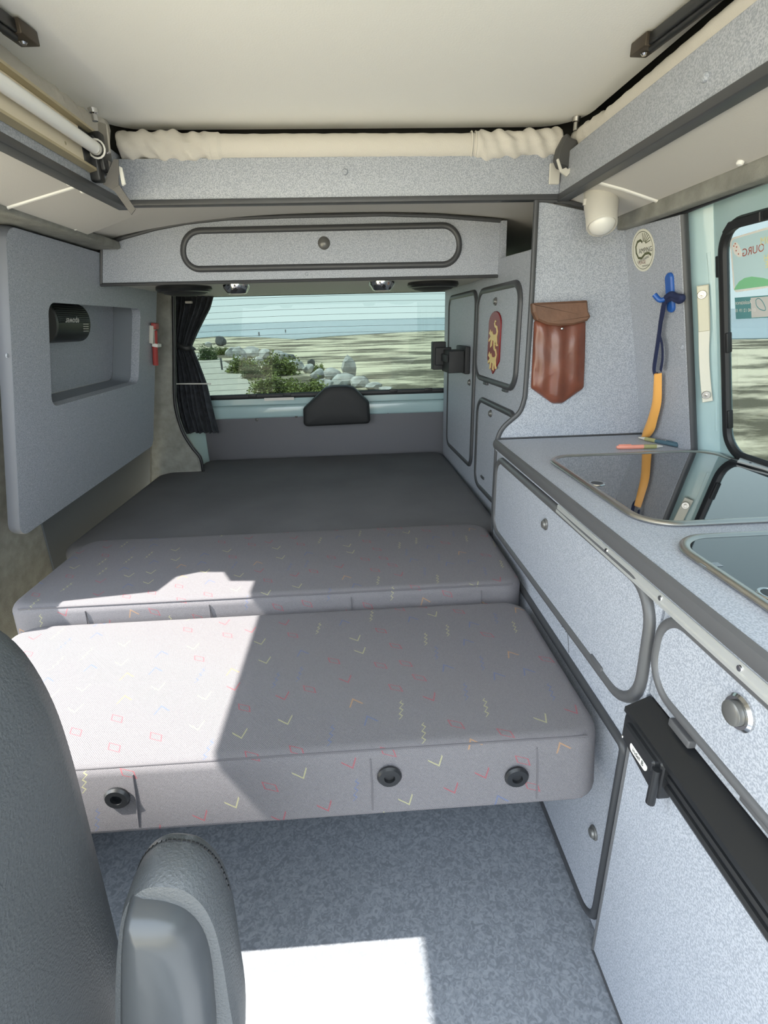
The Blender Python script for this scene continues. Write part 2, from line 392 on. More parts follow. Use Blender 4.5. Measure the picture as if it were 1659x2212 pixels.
# pale side linings
nR = unit(V(-.054, 0, -.168)); nL = unit(V(.054, 0, -.168))
RC = (V(.54, 1.467, 1.40), nR); LC = (V(-.54, 1.467, 1.40), nL)
ceR = ST(plate('ceiling_right', [V(.54, -.15, 1.40), V(.712, -.15, 1.345), V(.712, 1.60, 1.345), V(.54, 1.60, 1.40)], nR, -.02, 0, LINING), 'pale lining panel beside the right roof beam', 'headlining')
ceL = ST(plate('ceiling_left', [V(-.54, -.15, 1.40), V(-.715, -.15, 1.344), V(-.715, 1.60, 1.344), V(-.54, 1.60, 1.40)], nL, -.02, 0, LINING), 'pale lining panel beside the left roof beam', 'headlining')
sweep('joint_lip', P(RC, (1272, 388), (1345, 408), (1420, 434)), nR, .006, .004, WHITEP, ceR); sweep('joint_lip', P(LC, (178, 398), (90, 425), (2, 452)), nL, .005, .004, WHITEP, ceL)
for p in ((1309, 378), (1272, 401), (1234, 418), (1600, 349)): cap(ceR, on(RC, *p), nR)
for p in ((148, 393), (178, 410), (224, 430)): cap(ceL, on(LC, *p), nL)
# lining behind the cross beam
def zc(x, y):
    a0 = 1.399 if abs(x) < .54 else max(1.347, 1.399-.052/.17*(abs(x)-.54))
    a1 = 1.428-.075*(abs(x)/.8)**2.5
    k = np.clip((y-1.47)/.35, 0, 1); return a0*(1-k)+a1*k+(.004 if k >= 1 else 0)
xs = np.linspace(-.9, .9, 37); ys = [1.492, 1.6, 1.7, 1.82, 1.9, 2.4, 2.76]
gv = [V(x, y, zc(x, y)) for y in ys for x in xs]+[V(x, y, zc(x, y)+.02) for y in ys for x in xs]
n0 = len(xs); K = n0*len(ys); gf = []
for j in range(len(ys)-1):
    for i in range(n0-1):
        q = [j*n0+i, j*n0+i+1, (j+1)*n0+i+1, (j+1)*n0+i]; gf += [q, [k+K for k in q[::-1]]]
ceB = ST(mk('ceiling_rear', gv, gf, LINING, None, True), 'pale arched lining between the cross beam and the rear locker', 'headlining')
cap(ceB, V(-.70, 1.53, zc(-.70, 1.53)), (0, 0, -1))
# --- right wall with its side window
def rw(y, z): return V(.73+.236*(1.325-z), y, z)
def rwb(y, z): return V(.776+.236*(1.325-z), y, z)
RWB = (rwb(0, 1.325), RW[1])
wy, wz1, wz0 = on(RWB, 1566, 720)[1], on(RWB, 1659, 462)[2], on(RWB, 1659, 1006)[2]
pa_, pb_, pc_ = rw(1.238, 1.3), rw(1.238, .78), rwb(wy+.03, 1.3); PN = unit(np.cross(pb_-pa_, pc_-pa_)); PN = -PN if PN[0] > 0 else PN
PIL = (pa_, PN)
WIN = fillet([rwb(wy, wz1), rwb(wy, wz0), rwb(.22, wz0), rwb(.22, wz1)], .055, 8)
v, f = g_plate_hole([rwb(-.15, 0), rwb(2.75, 0), rwb(2.75, 1.40), rwb(-.15, 1.40)], [WIN], RW[1], -.014, 0)
wr = ST(mk('wall_right', v, f, BODY), 'pale green painted side wall of the van with the side window', 'wall')
lp_ = P(RW, (1352, 495), (1476, 462), (1498, 978), (1386, 948))
plate('pillar', [rw(1.26, 1.345), rw(1.26, .74), rwb(wy+.025, .74), rwb(wy+.025, 1.345)], PN, -.006, 0, BODY, wr, label='pale green painted window pillar')
plate('lining_panel', lp_, RW[1], -.002, .008, LAM, wr, label='grey speckled lining board between wardrobe and pillar')
sweep('edge_profile', P(RW, (1478, 462), (1489, 700), (1500, 978)), RW[1], .004, .009, EDGE, wr)
sweep('black_seam', P(RW, (1350, 492), (1478, 459), (1659, 388)), RW[1], .004, .006, RUBBER, wr)
for pts in (((1531, 545), (1538, 640), (1547, 790), (1548, 930)), ((1540, 538), (1547, 640), (1554, 790), (1562, 960)), ((1550, 560), (1556, 640), (1562, 790), (1566, 900))):
    sweep('pressed_rib', smoothpath(P(PIL, *pts), 4), PN, .004, .003, BODY, wr)
turn('screw_cap', on(RW, 1481, 748), RW[1], [(.006, .008), (.006, .010), (.003, .012)], LAM, wr, 12)
box('carpet_strip', (.700, -.15, 1.316), (.745, 1.468, 1.352), CARPET, wr, .006)
tube('curtain_rail', P(RW, (1484, 446), (1560, 418), (1659, 380)), .004, ALU, wr)
obox('rail_end', on(RW, 1487, 440)+V(-.008, 0, 0), (1, 0, 0), (0, 1, 0), (0, 0, 1), (.007, .012, .005), WHITEP, wr)
w2 = thing('window_2', 'side window with black rubber frame above the kitchen worktop', 'window', rwb(.65, .80), kind='structure')
plate('pane', offset(ccw(WIN, RW[1]), RW[1], -.004), RW[1], -.012, -.008, GLASSS, w2, bev=0)
sweep('rubber_frame', WIN, RW[1], .011, .009, RUBBER, w2, True)
plate('rubber_frame', P(RWB, (1575, 497), (1588, 476), (1659, 452), (1659, 474), (1600, 490), (1580, 505)), RW[1], .0, .016, RUBBER, w2)
for y_ in ((1556, 575), (1571, 740), (1574, 905)):
    c = on(RWB, *y_); obox('frame_clip', c, (1, 0, .236), (0, 1, 0), (-.236, 0, 1), (.006, .008, .022), RUBBER, w2)
# stickers on the side window (read from outside, so seen mirrored)
SKYB = mat('sticker pale blue', (.50, .68, .72), .5); GRN = mat('sticker green', (.22, .55, .30), .5); TEAL = mat('sticker teal', (.10, .27, .29), .5)
PALEY = mat('sticker pale yellow', (.80, .74, .40), .5); PINK = mat('sticker brick red', (.42, .10, .07), .5); PAPER = mat('sticker white', (.75, .74, .70), .5); DKT = mat('sticker dark print', (.06, .07, .06), .5); PALEG = mat('sticker pale grey', (.55, .55, .54), .5)
upR = unit(V(-.236, 0, 1)); RWg = (RWB[0]-RW[1]*.007, RW[1])
s1 = thing('window_sticker', 'blue and green souvenir sticker with red lettering on the side window', 'sticker', rwb(1.0, 1.14)-RW[1]*.017)
r0 = fillet(P(RWg, (1577, 515), (1586, 632), (1700, 615), (1700, 478)), .012)
plate('sheet', r0, RW[1], .0005, .0011, PAPER, s1, bev=0)
plate('sky_print', fillet(P(RWg, (1581, 518), (1589, 627), (1698, 611), (1698, 484)), .009), RW[1], .0011, .0014, SKYB, s1, bev=0)
hill = P(RWg, (1587, 626), (1591, 618), (1598, 608), (1610, 600), (1625, 597), (1650, 600), (1670, 606), (1698, 611), (1698, 612)); plate('hill_print', hill, RW[1], .0014, .0017, GRN, s1, bev=0)
cloud = P(RWg, (1583, 533), (1588, 522), (1594, 524), (1599, 532), (1604, 545), (1604, 554), (1597, 555), (1588, 548)); plate('cloud_print', fillet(cloud, .004), RW[1], .0014, .0017, PAPER, s1, bev=0)
for q in ((1590, 526), (1587, 531), (1593, 533), (1592, 541), (1597, 548)):
    turn('heart_print', on(RWg, *q)+RW[1]*.0017, RW[1], [(.0016, 0), (.0016, .0003)], PINK, s1, 8)
text('lettering', 'FROM', on(RWg, 1644, 522)+RW[1]*.0022, (0, 1, 0), upR, .020, PALEY, s1, align='RIGHT')
text('lettering', 'CHERBOURG', on(RWg, 1605, 547)+RW[1]*.0022, (0, 1, -.06), upR, .021, PINK, s1, align='RIGHT')
text('lettering', 'WITH', on(RWg, 1652, 558)+RW[1]*.0022, (0, 1, 0), upR, .017, PALEY, s1, align='RIGHT')
text('lettering', 'LOVE', on(RWg, 1655, 572)+RW[1]*.0022, (0, 1, 0), upR, .017, PALEY, s1, align='RIGHT')
s2 = thing('window_sticker', 'teal and white assistance sticker below the souvenir sticker', 'sticker', rwb(1.0, 1.10)-RW[1]*.017)
plate('sheet', P(RWg, (1588, 643), (1591, 689), (1705, 684), (1705, 634)), RW[1], .0005, .0011, TEAL, s2, bev=0)
plate('photo_print', P(RWg, (1623, 643), (1625, 686), (1703, 681), (1703, 636)), RW[1], .0011, .0015, PALEG, s2, bev=0)
ear = smoothpath(P(RWg, (1634, 648), (1640, 644), (1648, 650), (1655, 664), (1654, 670), (1644, 668), (1636, 660), (1634, 648)), 4); sweep('line_drawing', ear, RW[1], .0009, .0004, TEAL, s2, lift=.0015)
text('lettering', 'Assistance', on(RWg, 1590, 654)+RW[1]*.0018, (0, 1, 0), upR, .0115, PAPER, s2, align='RIGHT')
text('lettering', '01 40 12 19 10', on(RWg, 1590, 671)+RW[1]*.0018, (0, 1, 0), upR, .0098, PAPER, s2, align='RIGHT')
# --- rear wall: tailgate frame, glass, grey lower panel
WB = fillet([V(-.80, 2.70, .772), V(.82, 2.70, .772), V(.82, 2.70, 1.30), V(-.80, 2.70, 1.30)], .05, 6)
v, f = g_plate_hole([V(-1.0, 2.70, 0), V(1.0, 2.70, 0), V(1.0, 2.70, 1.45), V(-1.0, 2.70, 1.45)], [WB], V(0, -1., 0), -.04, 0)
wb = ST(mk('wall_rear', v, f, BODY), 'pale green tailgate of the van around the rear window', 'wall')
zt = on(PY(2.68), 700, 897)[2]
box('lower_panel', (-.78, 2.68, .2), (.9, 2.699, zt), GREYVINYL, wb, .004, label='dark grey lining panel of the tailgate')
box('sill_rail', (-.82, 2.672, zt-.005), (.9, 2.70, zt+.062), BODY, wb, .014)
for p in ((555, 907), (640, 899), (838, 890), (933, 884)): turn('rivet', on(PY(2.68), *p), (0, -1, 0), [(.008, 0), (.008, .003), (.003, .006)], LOCKM, wb, 10)
obox('paper_label', on(PY(2.671), 603, 862), (1, 0, 0), (0, 1, 0), (0, 0, 1), (.075, .0006, .007), PAPER, wb, 0)
w1 = thing('window_1', 'rear window with fine heating wires looking out on the beach', 'window', (0, 2.71, .77), kind='structure')
plate('pane', offset(ccw(WB, V(0, -1., 0)), V(0, -1., 0), -.02), V(0, -1., 0), -.024, -.02, GLASSR, w1, bev=0)
sweep('rubber_frame', WB, V(0, -1., 0), .013, .011, RUBBER, w1, True)
for i in range(17):
    z = 1.235-i*.0285; pts = [V(x, 2.719, z+.012*(1-(x/.8)**2)-.006) for x in np.linspace(-.79, .81, 12)]; tube('heating_wire', pts, .0007, RUBBER, w1, 5)
for px_ in (545, 620, 850, 925):
    c = on(PY(2.69), px_, 858-(px_-460)*.036); obox('frame_clip', c, (1, 0, 0), (0, 1, 0), (0, 0, 1), (.02, .006, .008), RUBBER, w1)
# --- left wall: open sliding door in front, wall behind
def lw(y, z): return V(-.885-.2*(1.335-z), y, z)
prof = [lw(2.75, 0), lw(2.75, 1.42), lw(-.15, 1.42), lw(-.15, 1.378), lw(1.135, 1.378), lw(1.145, 1.31), lw(1.20, 1.28), lw(1.215, 1.18), lw(1.195, 1.115), lw(1.12, 1.09), lw(1.105, .86), lw(1.04, .82), lw(1.02, .66), lw(1.01, 0)]  # stepped pillar edge and header shaped to outline the sun patch on the bed
v, f = g_plate_hole(prof, [], LW[1], -.04, 0)
wl = ST(mk('wall_left', v, f, CARPET), 'carpeted side wall and door pillar behind the left side cabinet', 'wall')
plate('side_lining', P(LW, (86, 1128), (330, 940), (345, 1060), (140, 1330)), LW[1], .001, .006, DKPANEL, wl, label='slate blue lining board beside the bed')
tube('door_seal', smoothpath([lw(1.15, .95)+V(.02, 0, 0), lw(1.13, .80)+V(.022, 0, 0), lw(1.06, .68)+V(.022, 0, 0), lw(1.045, .5)+V(.02, 0, 0), lw(1.04, .3)+V(.02, 0, 0)], 5), .013, CARPET, wl)
box('carpet_strip', (-.86, -.15, 1.339), (-.70, 1.812, 1.362), CARPET, wl, .008)
dp = P(PY(2.42), (322, 590), (373, 600), (376, 860), (384, 905), (396, 938), (415, 968), (432, 990), (438, 1020), (322, 1075))
pd = plate('trim_4', dp, V(0, -1., 0), -.035, 0, CARPET, None, .012); ST(pd, 'grey carpeted rear corner pillar beside the curtain', 'pillar trim')
sweep('rubber_edge', smoothpath(P(PY(2.42), (374, 640), (376, 760), (377, 860), (385, 905), (397, 938), (416, 968), (433, 990), (439, 1020)), 4), V(0, -1., 0), .007, .007, RUBBER, pd)

# ================================================================== the bed
def cushion(name, x0, x1, y0, y1, z0, z1, rad, m, label, notch=None, slant=0.):
    # rounded pad: superellipse-like shell on a grid
    def ring(z, ins): return fillet([V(x0+ins, y0+ins, z), V(x1-ins, y0+ins, z), V(x1-ins, y1-ins, z), V(x0+ins, y1-ins, z)] if notch is None else [V(*p, z)+V(*(unit(V(.5*(x0+x1), .5*(y0+y1))-V(*p))*ins*1.3), 0) for p in notch], max(.01, .05-ins*.3), 6)
    rings = []
    for k in range(5): t = k/4*math.pi/2; rings.append(ring(z0+rad*.6*(1-math.sin(t)), rad*.6*(1-math.cos(math.pi/2-t)) if 0 else rad*.5*(1-math.sin(t))))
    rings = rings[::-1] if rings[0][0][2] > rings[-1][0][2] else rings
    low = [ring(z0+rad*.5*(1-math.cos(t)), rad*.5*(1-math.sin(t))) for t in np.linspace(0, math.pi/2, 5)]
    top = [ring(z1-rad*(1-math.sin(t)), rad*(1-math.cos(t))) for t in np.linspace(0, math.pi/2, 7)]
    v, f = g_loft(low+top)
    if slant: v = [p-V(0, slant*(z1-p[2])/(z1-z0)*max(0, 1-(p[1]-y0)/.2), 0) for p in v]
    return v, f
def pad(name, label, args, m, **k):
    v, f = cushion(name, *args, m, label, **k); t = thing(name, label, 'cushion', (.5*(args[0]+args[1]), .5*(args[2]+args[3]), args[4])); mk('cover', v, f, m, t, True); return t
c1 = pad('bed_cushion', 'plain grey rear mattress section under the rear window', (-.93, .47, 1.50, 2.665, .30, .462, .035), FABDK, notch=[(-.955, 1.53), (.482, 1.53), (.458, 2.66), (-.79, 2.66), (-.80, 2.58), (-.955, 2.40)])
c2 = pad('bed_cushion', 'narrow patterned grey cushion in the middle of the bed', (-.85, .400, 1.101, 1.520, .32, .497, .022), FAB, slant=.014)
c3 = pad('bed_cushion', 'front patterned grey bench cushion with three black eyelets', (-.80, .388, .640, 1.083, .345, .462, .018), FAB, slant=.024)
def seams(t, x0, x1, y0, y1, z0, z1, cuts, sl=0.):
    sweep('seam', [V(x, y0+.0052-sl*.04, z1-.0058) for x in np.linspace(x0+.035, x1-.03, 12)], V(0, -1., 1.), .0018, .0016, SEAM, t)
    for px_ in cuts: sweep('seam', [V(px_, y0-.0005-sl*.12, z1-.016), V(px_+.001, y0-.001-sl*.5, .5*(z0+z1)), V(px_, y0-sl*.9, z0+.012)], V(0, -1., 0), .0014, .0012, SEAM, t)
seams(c3, -.80, .388, .640, 1.09, .345, .462, (-.374, .0, .272), .024); seams(c2, -.85, .400, 1.101, 1.53, .36, .497, (-.66, -.37, -.03, .29), .014)
for p in ((255, 1720), (841, 1674), (1115, 1675)):
    c = on((V(0, .640-.012, .40), unit(V(0, -1., .2))), *p); e = turn('eyelet', c, (0, -1, 0), [(.019, 0), (.020, .004), (.017, .008), (.009, .008), (.008, .003), (.0001, .003)], BLACK, c3, 24)
bb = thing('bench_seat', 'low dark box bench carrying the bed cushions', 'bench', (-.2, 1.7, 0)); box('body', (-.80, .98, .002), (.385, 1.48, .318), DKPANEL, bb, .004); box('sun_blocker', (-.90, .655, .002), (-.76, 1.05, .336), DKPANEL, bb, .004); box('rear_deck', (-.93, 1.49, .24), (.44, 2.66, .298), DKPANEL, bb, .004)  # side block unseen, added to keep sun off the floor under the bed

# ================================================================== kitchen block
def lock(p, n, parent, r=.013): 
    l = turn('lock', p, n, [(r, 0), (r*1.02, .002), (r*.9, .004), (r*.72, .004), (r*.70, .007), (r*.55, .009), (.0005, .0095)], LOCKM, parent, 24, label='round grey push lock'); return l
def door(parent, pl, pts, r, rw_, rh, lk=None, hinges=(), em=EDGE, hw=(.022, .006)):
    n = pl[1]; pts = ccw(pts, n); o = fillet(pts, r, 8)
    d = plate('door', offset(o, n, rw_*.4), n, 0, .006, LAM, parent); sweep('edge_profile', o, n, rw_, rh, em, d, True, 10, .003)
    if lk is not None: lock(lk+n*.006, n, d)
    for h in hinges:
        u = np.cross(n, V(0, 0, 1.)); obox('hinge', h+n*.004, u, n, (0, 0, 1), (hw[0], .006, hw[1]), em, d, .002)
    return d
def cab(y, z): return V(.414, y, z)
NX = V(-1., 0, 0)
k1 = thing('kitchen_cabinet', 'speckled grey kitchen cabinet with a wide flap door beside the bed', 'cabinet', (.62, 1.03, 0))
box('body', (.414, .598, .002), (.84, 1.462, .742), LAM, k1, .001)
door(k1, CAB, [cab(1.437, .728), cab(.615, .735), cab(.607, .522), cab(1.437, .507)], [.05, .075, .06, .05], .010, .009, on(CAB, 1185, 1132), [on(CAB, 1100, 1178), on(CAB, 1297, 1433)], EDGEL)
door(k1, CAB, [cab(1.452, .45), cab(.622, .45), cab(.622, .012), cab(1.452, .012)], [.03, .05, .01, .01], .009, .008, on(CAB, 1291, 1798), (), EDGE)
for pts in (((1212, 1335), (1217, 1347), (1224, 1352)), ((1208, 1340), (1217, 1347), (1214, 1354)), ((1216, 1354), (1227, 1358), (1222, 1365)), ((1226, 1362), (1228, 1385), (1229, 1410))):
    sweep('scratch', P(CAB, *pts), NX, .0008, .0006, EDGE, k1, lift=.0004)
k2 = thing('kitchen_cabinet', 'small speckled grey cabinet above the fridge with a chrome-ringed lock', 'cabinet', (.62, .15, .58))
box('body', (.414, -.35, .582), (.84, .592, .742), LAM, k2, .001)
d2 = door(k2, CAB, [cab(.586, .728), cab(-.2, .728), cab(-.2, .607), cab(.586, .607)], .05, .008, .008, None, [on(CAB, 1470, 1570)+V(0, -.01, 0), on(CAB, 1648, 1755)], EDGEL)
c = on(CAB, 1612, 1538)+NX*.006; turn('lock', c, NX, [(.021, 0), (.021, .003), (.018, .006), (.0145, .006), (.0145, .004)], CHROME, d2, 28, label='chrome-ringed round lock'); turn('button', c, NX, [(.014, .004), (.014, .012), (.012, .0135), (.0005, .0135)], LOCKM, d2, 28)
fr = thing('fridge', 'built-in fridge with speckled grey door and black top rail', 'fridge', (.62, .25, 0))
box('body', (.418, -.35, .002), (.84, .592, .575), CABIN, fr, .002)
fd = plate('door', [V(.396, .588, .006), V(.396, -.3, .006), V(.396, -.3, .53), V(.396, .588, .53)], NX, -.018, 0, LAM, fr)
sweep('edge_profile', [V(.397, .589, .004), V(.397, .589, .53)], NX, .0035, .004, EDGEL, fd); sweep('edge_profile', [V(.397, .589, .005), V(.397, -.3, .005)], NX, .0035, .004, EDGE, fd)
sweep('black_profile', [V(.393, .50, .516), V(.393, -.3, .516)], NX, .007, .007, BLACK, fd); sweep('black_profile', [V(.391, .50, .533), V(.391, -.3, .533)], NX, .006, .006, BLACK, fd)
led = [V(.380, .592, .552), V(.380, .592, .560), V(.416, .592, .577), V(.416, .592, .56)]
v, f = g_loft([led, [p+V(0, -.9, 0) for p in led]]); mk('top_rail', v, f, BLACK, fr, label='glossy black ledge above the fridge door')
lx = .382; lt = plate('latch', fillet([V(lx+.008, .588, .556), V(lx+.008, .488, .556), V(lx+.008, .488, .492), V(lx+.008, .588, .508)], .006), NX, -.014, .012, BLACK, fr, .004, label='black fridge latch with a small white badge')
plate('grip', fillet([V(lx-.004, .570, .552), V(lx-.004, .496, .552), V(lx-.004, .496, .532), V(lx-.004, .570, .532)], .004), NX, 0, .008, BLACK, lt, .003)
tube('pin', [V(lx-.008, .492, .486), V(lx-.008, .492, .545)], .006, BLACK, lt, 12)
for q in ((.583, .512), (.497, .500)): turn('screw', (lx-.004, q[0], q[1]), NX, [(.0025, 0), (.002, .0012), (.0003, .0015)], CHROME, lt, 10)
bd = plate('badge', fillet([V(lx-.004, .560, .526), V(lx-.004, .516, .526), V(lx-.004, .516, .512), V(lx-.004, .560, .512)], .007), NX, 0, .001, WHITEP, lt, 0)
text('lettering', 'indel B', V(lx-.0055, .538, .5185), (0, -1, 0), (0, 0, 1), .0105, BLACK, lt)
# worktop
wt = thing('worktop', 'speckled grey kitchen worktop with dark rounded front edge', 'worktop', (.66, .55, .745))
plate('slab', [V(.408, -.15, .775), V(.900, -.15, .775), V(.900, 1.20, .775), V(.855, 1.235, .775), V(.855, 1.463, .775), V(.408, 1.463, .775)], V(0, 0, 1.), -.030, 0, LAMT, wt)
sweep('edge_profile', [V(.409, y, .7625) for y in np.linspace(-.4, 1.463, 20)], NX, .0145, .009, EDGEL, wt)
al = thing('grip_rail', 'long aluminium rail screwed along the kitchen front', 'rail', (.41, .5, .72))
v, f = g_loft([[V(x, y, z) for x, z in ((.4135, .728), (.405, .728), (.402, .731), (.402, .7355), (.404, .737), (.404, .745), (.406, .747), (.4135, .747))] for y in (-.3, .965)]); mk('profile', v, f, ALU, al)
for p in ((1313, 1167), (1432, 1262), (1609, 1402)):
    c = on(PX(.404), *p); turn('screw', V(.404, c[1], .741), NX, [(.004, 0), (.0035, .0015), (.0005, .002)], CHROME, al, 12)
# glass lids
def lid(label, x0, x1, y0, y1, holes):
    t = thing('glass_lid', label, 'glass lid', (.5*(x0+x1), .5*(y0+y1), .775))
    o = fillet([V(x0, y0, .7752), V(x1, y0, .7752), V(x1, y1, .7752), V(x0, y1, .7752)], .06, 10); n = V(0, 0, 1.)
    sweep('steel_rim', o, n, .008, .0045, STEEL, t, True, 10, .0047)
    plate('pane', offset(ccw(o, n), n, .006), n, .0005, .006, GLASSLID, t, .001)
    for h in holes: 
        sweep('finger_ring', arc((h[0], h[1], .7815), (1, 0, 0), (0, 1, 0), .014, .014, 0, 2*math.pi*23/24, 23), n, .0025, .0018, CHROME, t, True, 8); turn('knob_cap', (h[0], h[1], .7814), n, [(.0125, 0), (.0125, .0012), (.0003, .0013)], BLACK, t, 20)
    return t
lid('black glass lid over the sink nearest the wardrobe', .472, .886, .757, 1.222, [(.492, .986), (.82, .83)])
h2 = lid('black glass lid over the gas hob nearer the camera', .472, .886, .22, .700, [(.495, .520)])
pr = mat('faint grey glass print', (.22, .26, .30), .3)
o_ = on(PZ(.7815), 1535, 1220); plate('printed_mark', [o_+V(-.012, -.006, 0), o_+V(.014, -.006, 0), o_+V(.014, .006, 0), o_+V(-.012, .006, 0)], V(0, 0, 1.), 0, .0002, pr, h2, 0)
# sill tray by the window
tr = thing('sill_vent', 'black recessed sill tray with a pale grey flap below the side window', 'vent', (.86, .95, .776))
plate('tray', fillet(P(PZ(.777), (1572, 998), (1596, 990), (1720, 1030), (1720, 1046)), .006), V(0, 0, 1.), -.001, .006, BLACK, tr)
plate('flap', fillet(P(PZ(.784), (1592, 999), (1600, 988), (1720, 1022), (1720, 1034)), .003), V(0, 0, 1.), 0, .004, ALU, tr)
turn('screw', on(PZ(.788), 1621, 1000), (0, 0, 1), [(.003, 0), (.002, .001)], BLACK, tr, 10)

# ================================================================== wardrobe
wd = thing('wardrobe', 'tall speckled grey wardrobe with three doors facing the bed', 'wardrobe', (.66, 2.05, 0))
wn = WSIDE[1]
def ws(y, z): return V(.50-.045/1.15*(y-1.47), y, z)
plate('side_panel', [ws(1.485, 0), ws(2.64, 0), ws(2.64, 1.40), ws(1.805, 1.40), ws(1.80, 1.293), ws(1.485, 1.282)], wn, -.018, 0, LAM, wd)
box('dark_back', (.83, 1.5, .8), (.845, 2.64, 1.30), CABIN, wd, 0);  # black back wall added so the gap above the side panel stays dark
plate('shelf', [ws(1.49, 1.27)+V(.02, 0, 0), ws(2.6, 1.27)+V(.02, 0, 0), V(.70, 2.6, 1.27), V(.70, 1.49, 1.27)], V(0, 0, 1.), -.012, 0, CABIN, wd)
S_ = [(.484, 1.389), (.489, 1.15), (.4895, .93), (.487, .885), (.476, .852), (.455, .832), (.436, .815), (.422, .795), (.415, .772)]
edge = smoothpath([V(x, 1.47, z) for x, z in S_], 6)
fp = edge+[V(.415, 1.47, .745), V(.42, 1.47, 0.0), V(.856, 1.47, 0.0), V(.858, 1.47, .772), V(.795, 1.47, 1.085), V(.738, 1.47, 1.30), V(.728, 1.47, 1.328), V(.70, 1.47, 1.347)]
fpn = plate('front_panel', fp, V(0, -1., 0), -.016, 0, LAM, wd, label='speckled grey panel standing at the back of the worktop')
sweep('edge_profile', edge+[V(.415, 1.47, .5), V(.415, 1.47, .02)], V(0, -1., 0), .0075, .006, EDGE, fpn)
sweep('edge_profile', smoothpath([V(.484, 1.47, 1.389), V(.56, 1.47, 1.384), V(.65, 1.47, 1.364), V(.712, 1.47, 1.346), V(.735, 1.47, 1.31), V(.795, 1.47, 1.085), V(.858, 1.47, .775)], 5), V(0, -1., 0), .005, .004, EDGE, fpn)
sweep('edge_profile', [V(.418, 1.469, .776), V(.856, 1.469, .776)], V(0, -1., 0), .003, .003, EDGE, fpn)
for p in ((1160, 583), (1134, 917)): turn('screw_cap', on(WFRONT, *p), (0, -1, 0), [(.007, 0), (.0065, .002), (.001, .003)], LAM, wd, 12)
q = lambda *p: on(WSIDE, *p)
door(wd, WSIDE, [ws(2.515, 1.207), ws(2.055, 1.207), ws(2.055, .535), ws(2.515, .535)], .045, .011, .008, on(WSIDE, 1018, 826))
door(wd, WSIDE, [ws(2.018, 1.205), ws(1.577, 1.205), ws(1.577, .905), ws(2.018, .905)], .055, .011, .009, on(WSIDE, 1075, 651), [on(WSIDE, 1052, 828), on(WSIDE, 1094, 843)], hw=(.02, .005))
door(wd, WSIDE, [ws(1.975, .826), ws(1.545, .826), ws(1.545, .490), ws(1.975, .490)], .055, .011, .009, on(WSIDE, 1064, 893), [on(WSIDE, 1046, 1031)], hw=(.02, .005))
# shield with two lions
SHN = wn; su = np.cross(V(0, 0, 1.), wn); so = on(WSIDE, 1073, 735)+wn*.0068
if su @ V(0, -1, 0) < 0: su = -su           # towards the camera = right in the picture
sh_ = thing('heraldic_shield', 'small red shield with two golden lions on the wardrobe door', 'emblem', so-V(0, 0, .10))
hw, z1_, z2_, z3_ = .066, .075, -.075, -.125
zc0 = .5*(on(WSIDE, 1073, 672)[2]+on(WSIDE, 1071, 808)[2]); hh = .5*(on(WSIDE, 1073, 672)[2]-on(WSIDE, 1071, 808)[2])
so[2] = zc0
def sp_(a, b): return so+su*a+V(0, 0, b)
shape = [sp_(-hw, -hh*.55), sp_(0, -hh), sp_(hw, -hh*.55), sp_(hw, hh*.62)]+[sp_(hw*math.cos(a), hh*.62+hh*.38*math.sin(a)) for a in np.linspace(.25, math.pi-.25, 8)]+[sp_(-hw, hh*.62)]
plate('shield', shape, wn, 0, .004, RED, sh_)
lion = [(-.95, .25), (-.7, .55), (-.55, .35), (-.35, .45), (-.1, .2), (.35, .2), (.55, .35), (.45, .62), (.15, .72), (.0, .95), (.2, 1.2), (.45, 1.1), (.15, 1.0), (.2, .85), (.6, .78), (.78, .4), (.62, .05), (.7, -.35), (.95, -.55), (.6, -.6), (.4, -.25), (.25, -.5), (.35, -.75), (0, -.7), (.05, -.25), (-.25, -.2), (-.3, -.6), (-.6, -.75), (-.62, -.6), (-.5, -.15), (-.95, -.35), (-1., -.2), (-.6, .05), (-.7, .15)]
for cz in (hh*.30, -hh*.42):
    v, f = g_plate_hole([sp_(a*.056, cz+b*.046-.012) for a, b in lion], [], wn, .004, .0052); mk('lion', v, f, GOLD, sh_)
# leather pouch on the front panel
def wf(p, d=0.): return on((V(0, 1.47-d, 0), V(0, -1., 0)), *p)
lp = thing('leather_pouch', 'brown leather pouch hanging on the panel behind the worktop', 'pouch', wf((1205, 872)))
bodyp = [wf(p) for p in ((1153, 690), (1263, 690), (1262, 760), (1259, 838), (1212, 871), (1192, 871), (1146, 838), (1150, 760))]
def dense(pts, n):
    pts = list(pts)+[pts[0]]; d = np.cumsum([0]+[np.linalg.norm(pts[i+1]-pts[i]) for i in range(len(pts)-1)]); return [V(*[np.interp(t, d, [p[k] for p in pts]) for k in range(3)]) for t in np.linspace(0, d[-1], n+1)[:-1]]
cc = sum(bodyp)/len(bodyp)
rings = [[cc+(p-cc)*s+V(0, -d-(d > .012)*(.0022*math.sin((cc+(p-cc)*s)[0]*130+(cc+(p-cc)*s)[2]*9)+.0010*math.sin((cc+(p-cc)*s)[2]*75+(cc+(p-cc)*s)[0]*40)), 0) for p in dense(fillet(bodyp, .008, 4), 90)] for s, d in ((1, 0.0005), (1.0, .006), (.97, .011), (.92, .015), (.85, .017), (.77, .019), (.68, .0205), (.58, .022), (.47, .023), (.35, .024), (.22, .0245), (.1, .025), (.01, .025))]
v, f = g_loft(rings); mk('pocket', v, f, LEATHER, lp, 'all')
flap = [wf(p, .016) for p in ((1148, 655), (1266, 649), (1268, 672), (1273, 684), (1266, 693), (1235, 702), (1205, 704), (1180, 701), (1158, 692), (1150, 675))]
plate('flap', fillet(flap, .004), V(0, -1., 0), -.015, .012, LEATHER2, lp, .005)
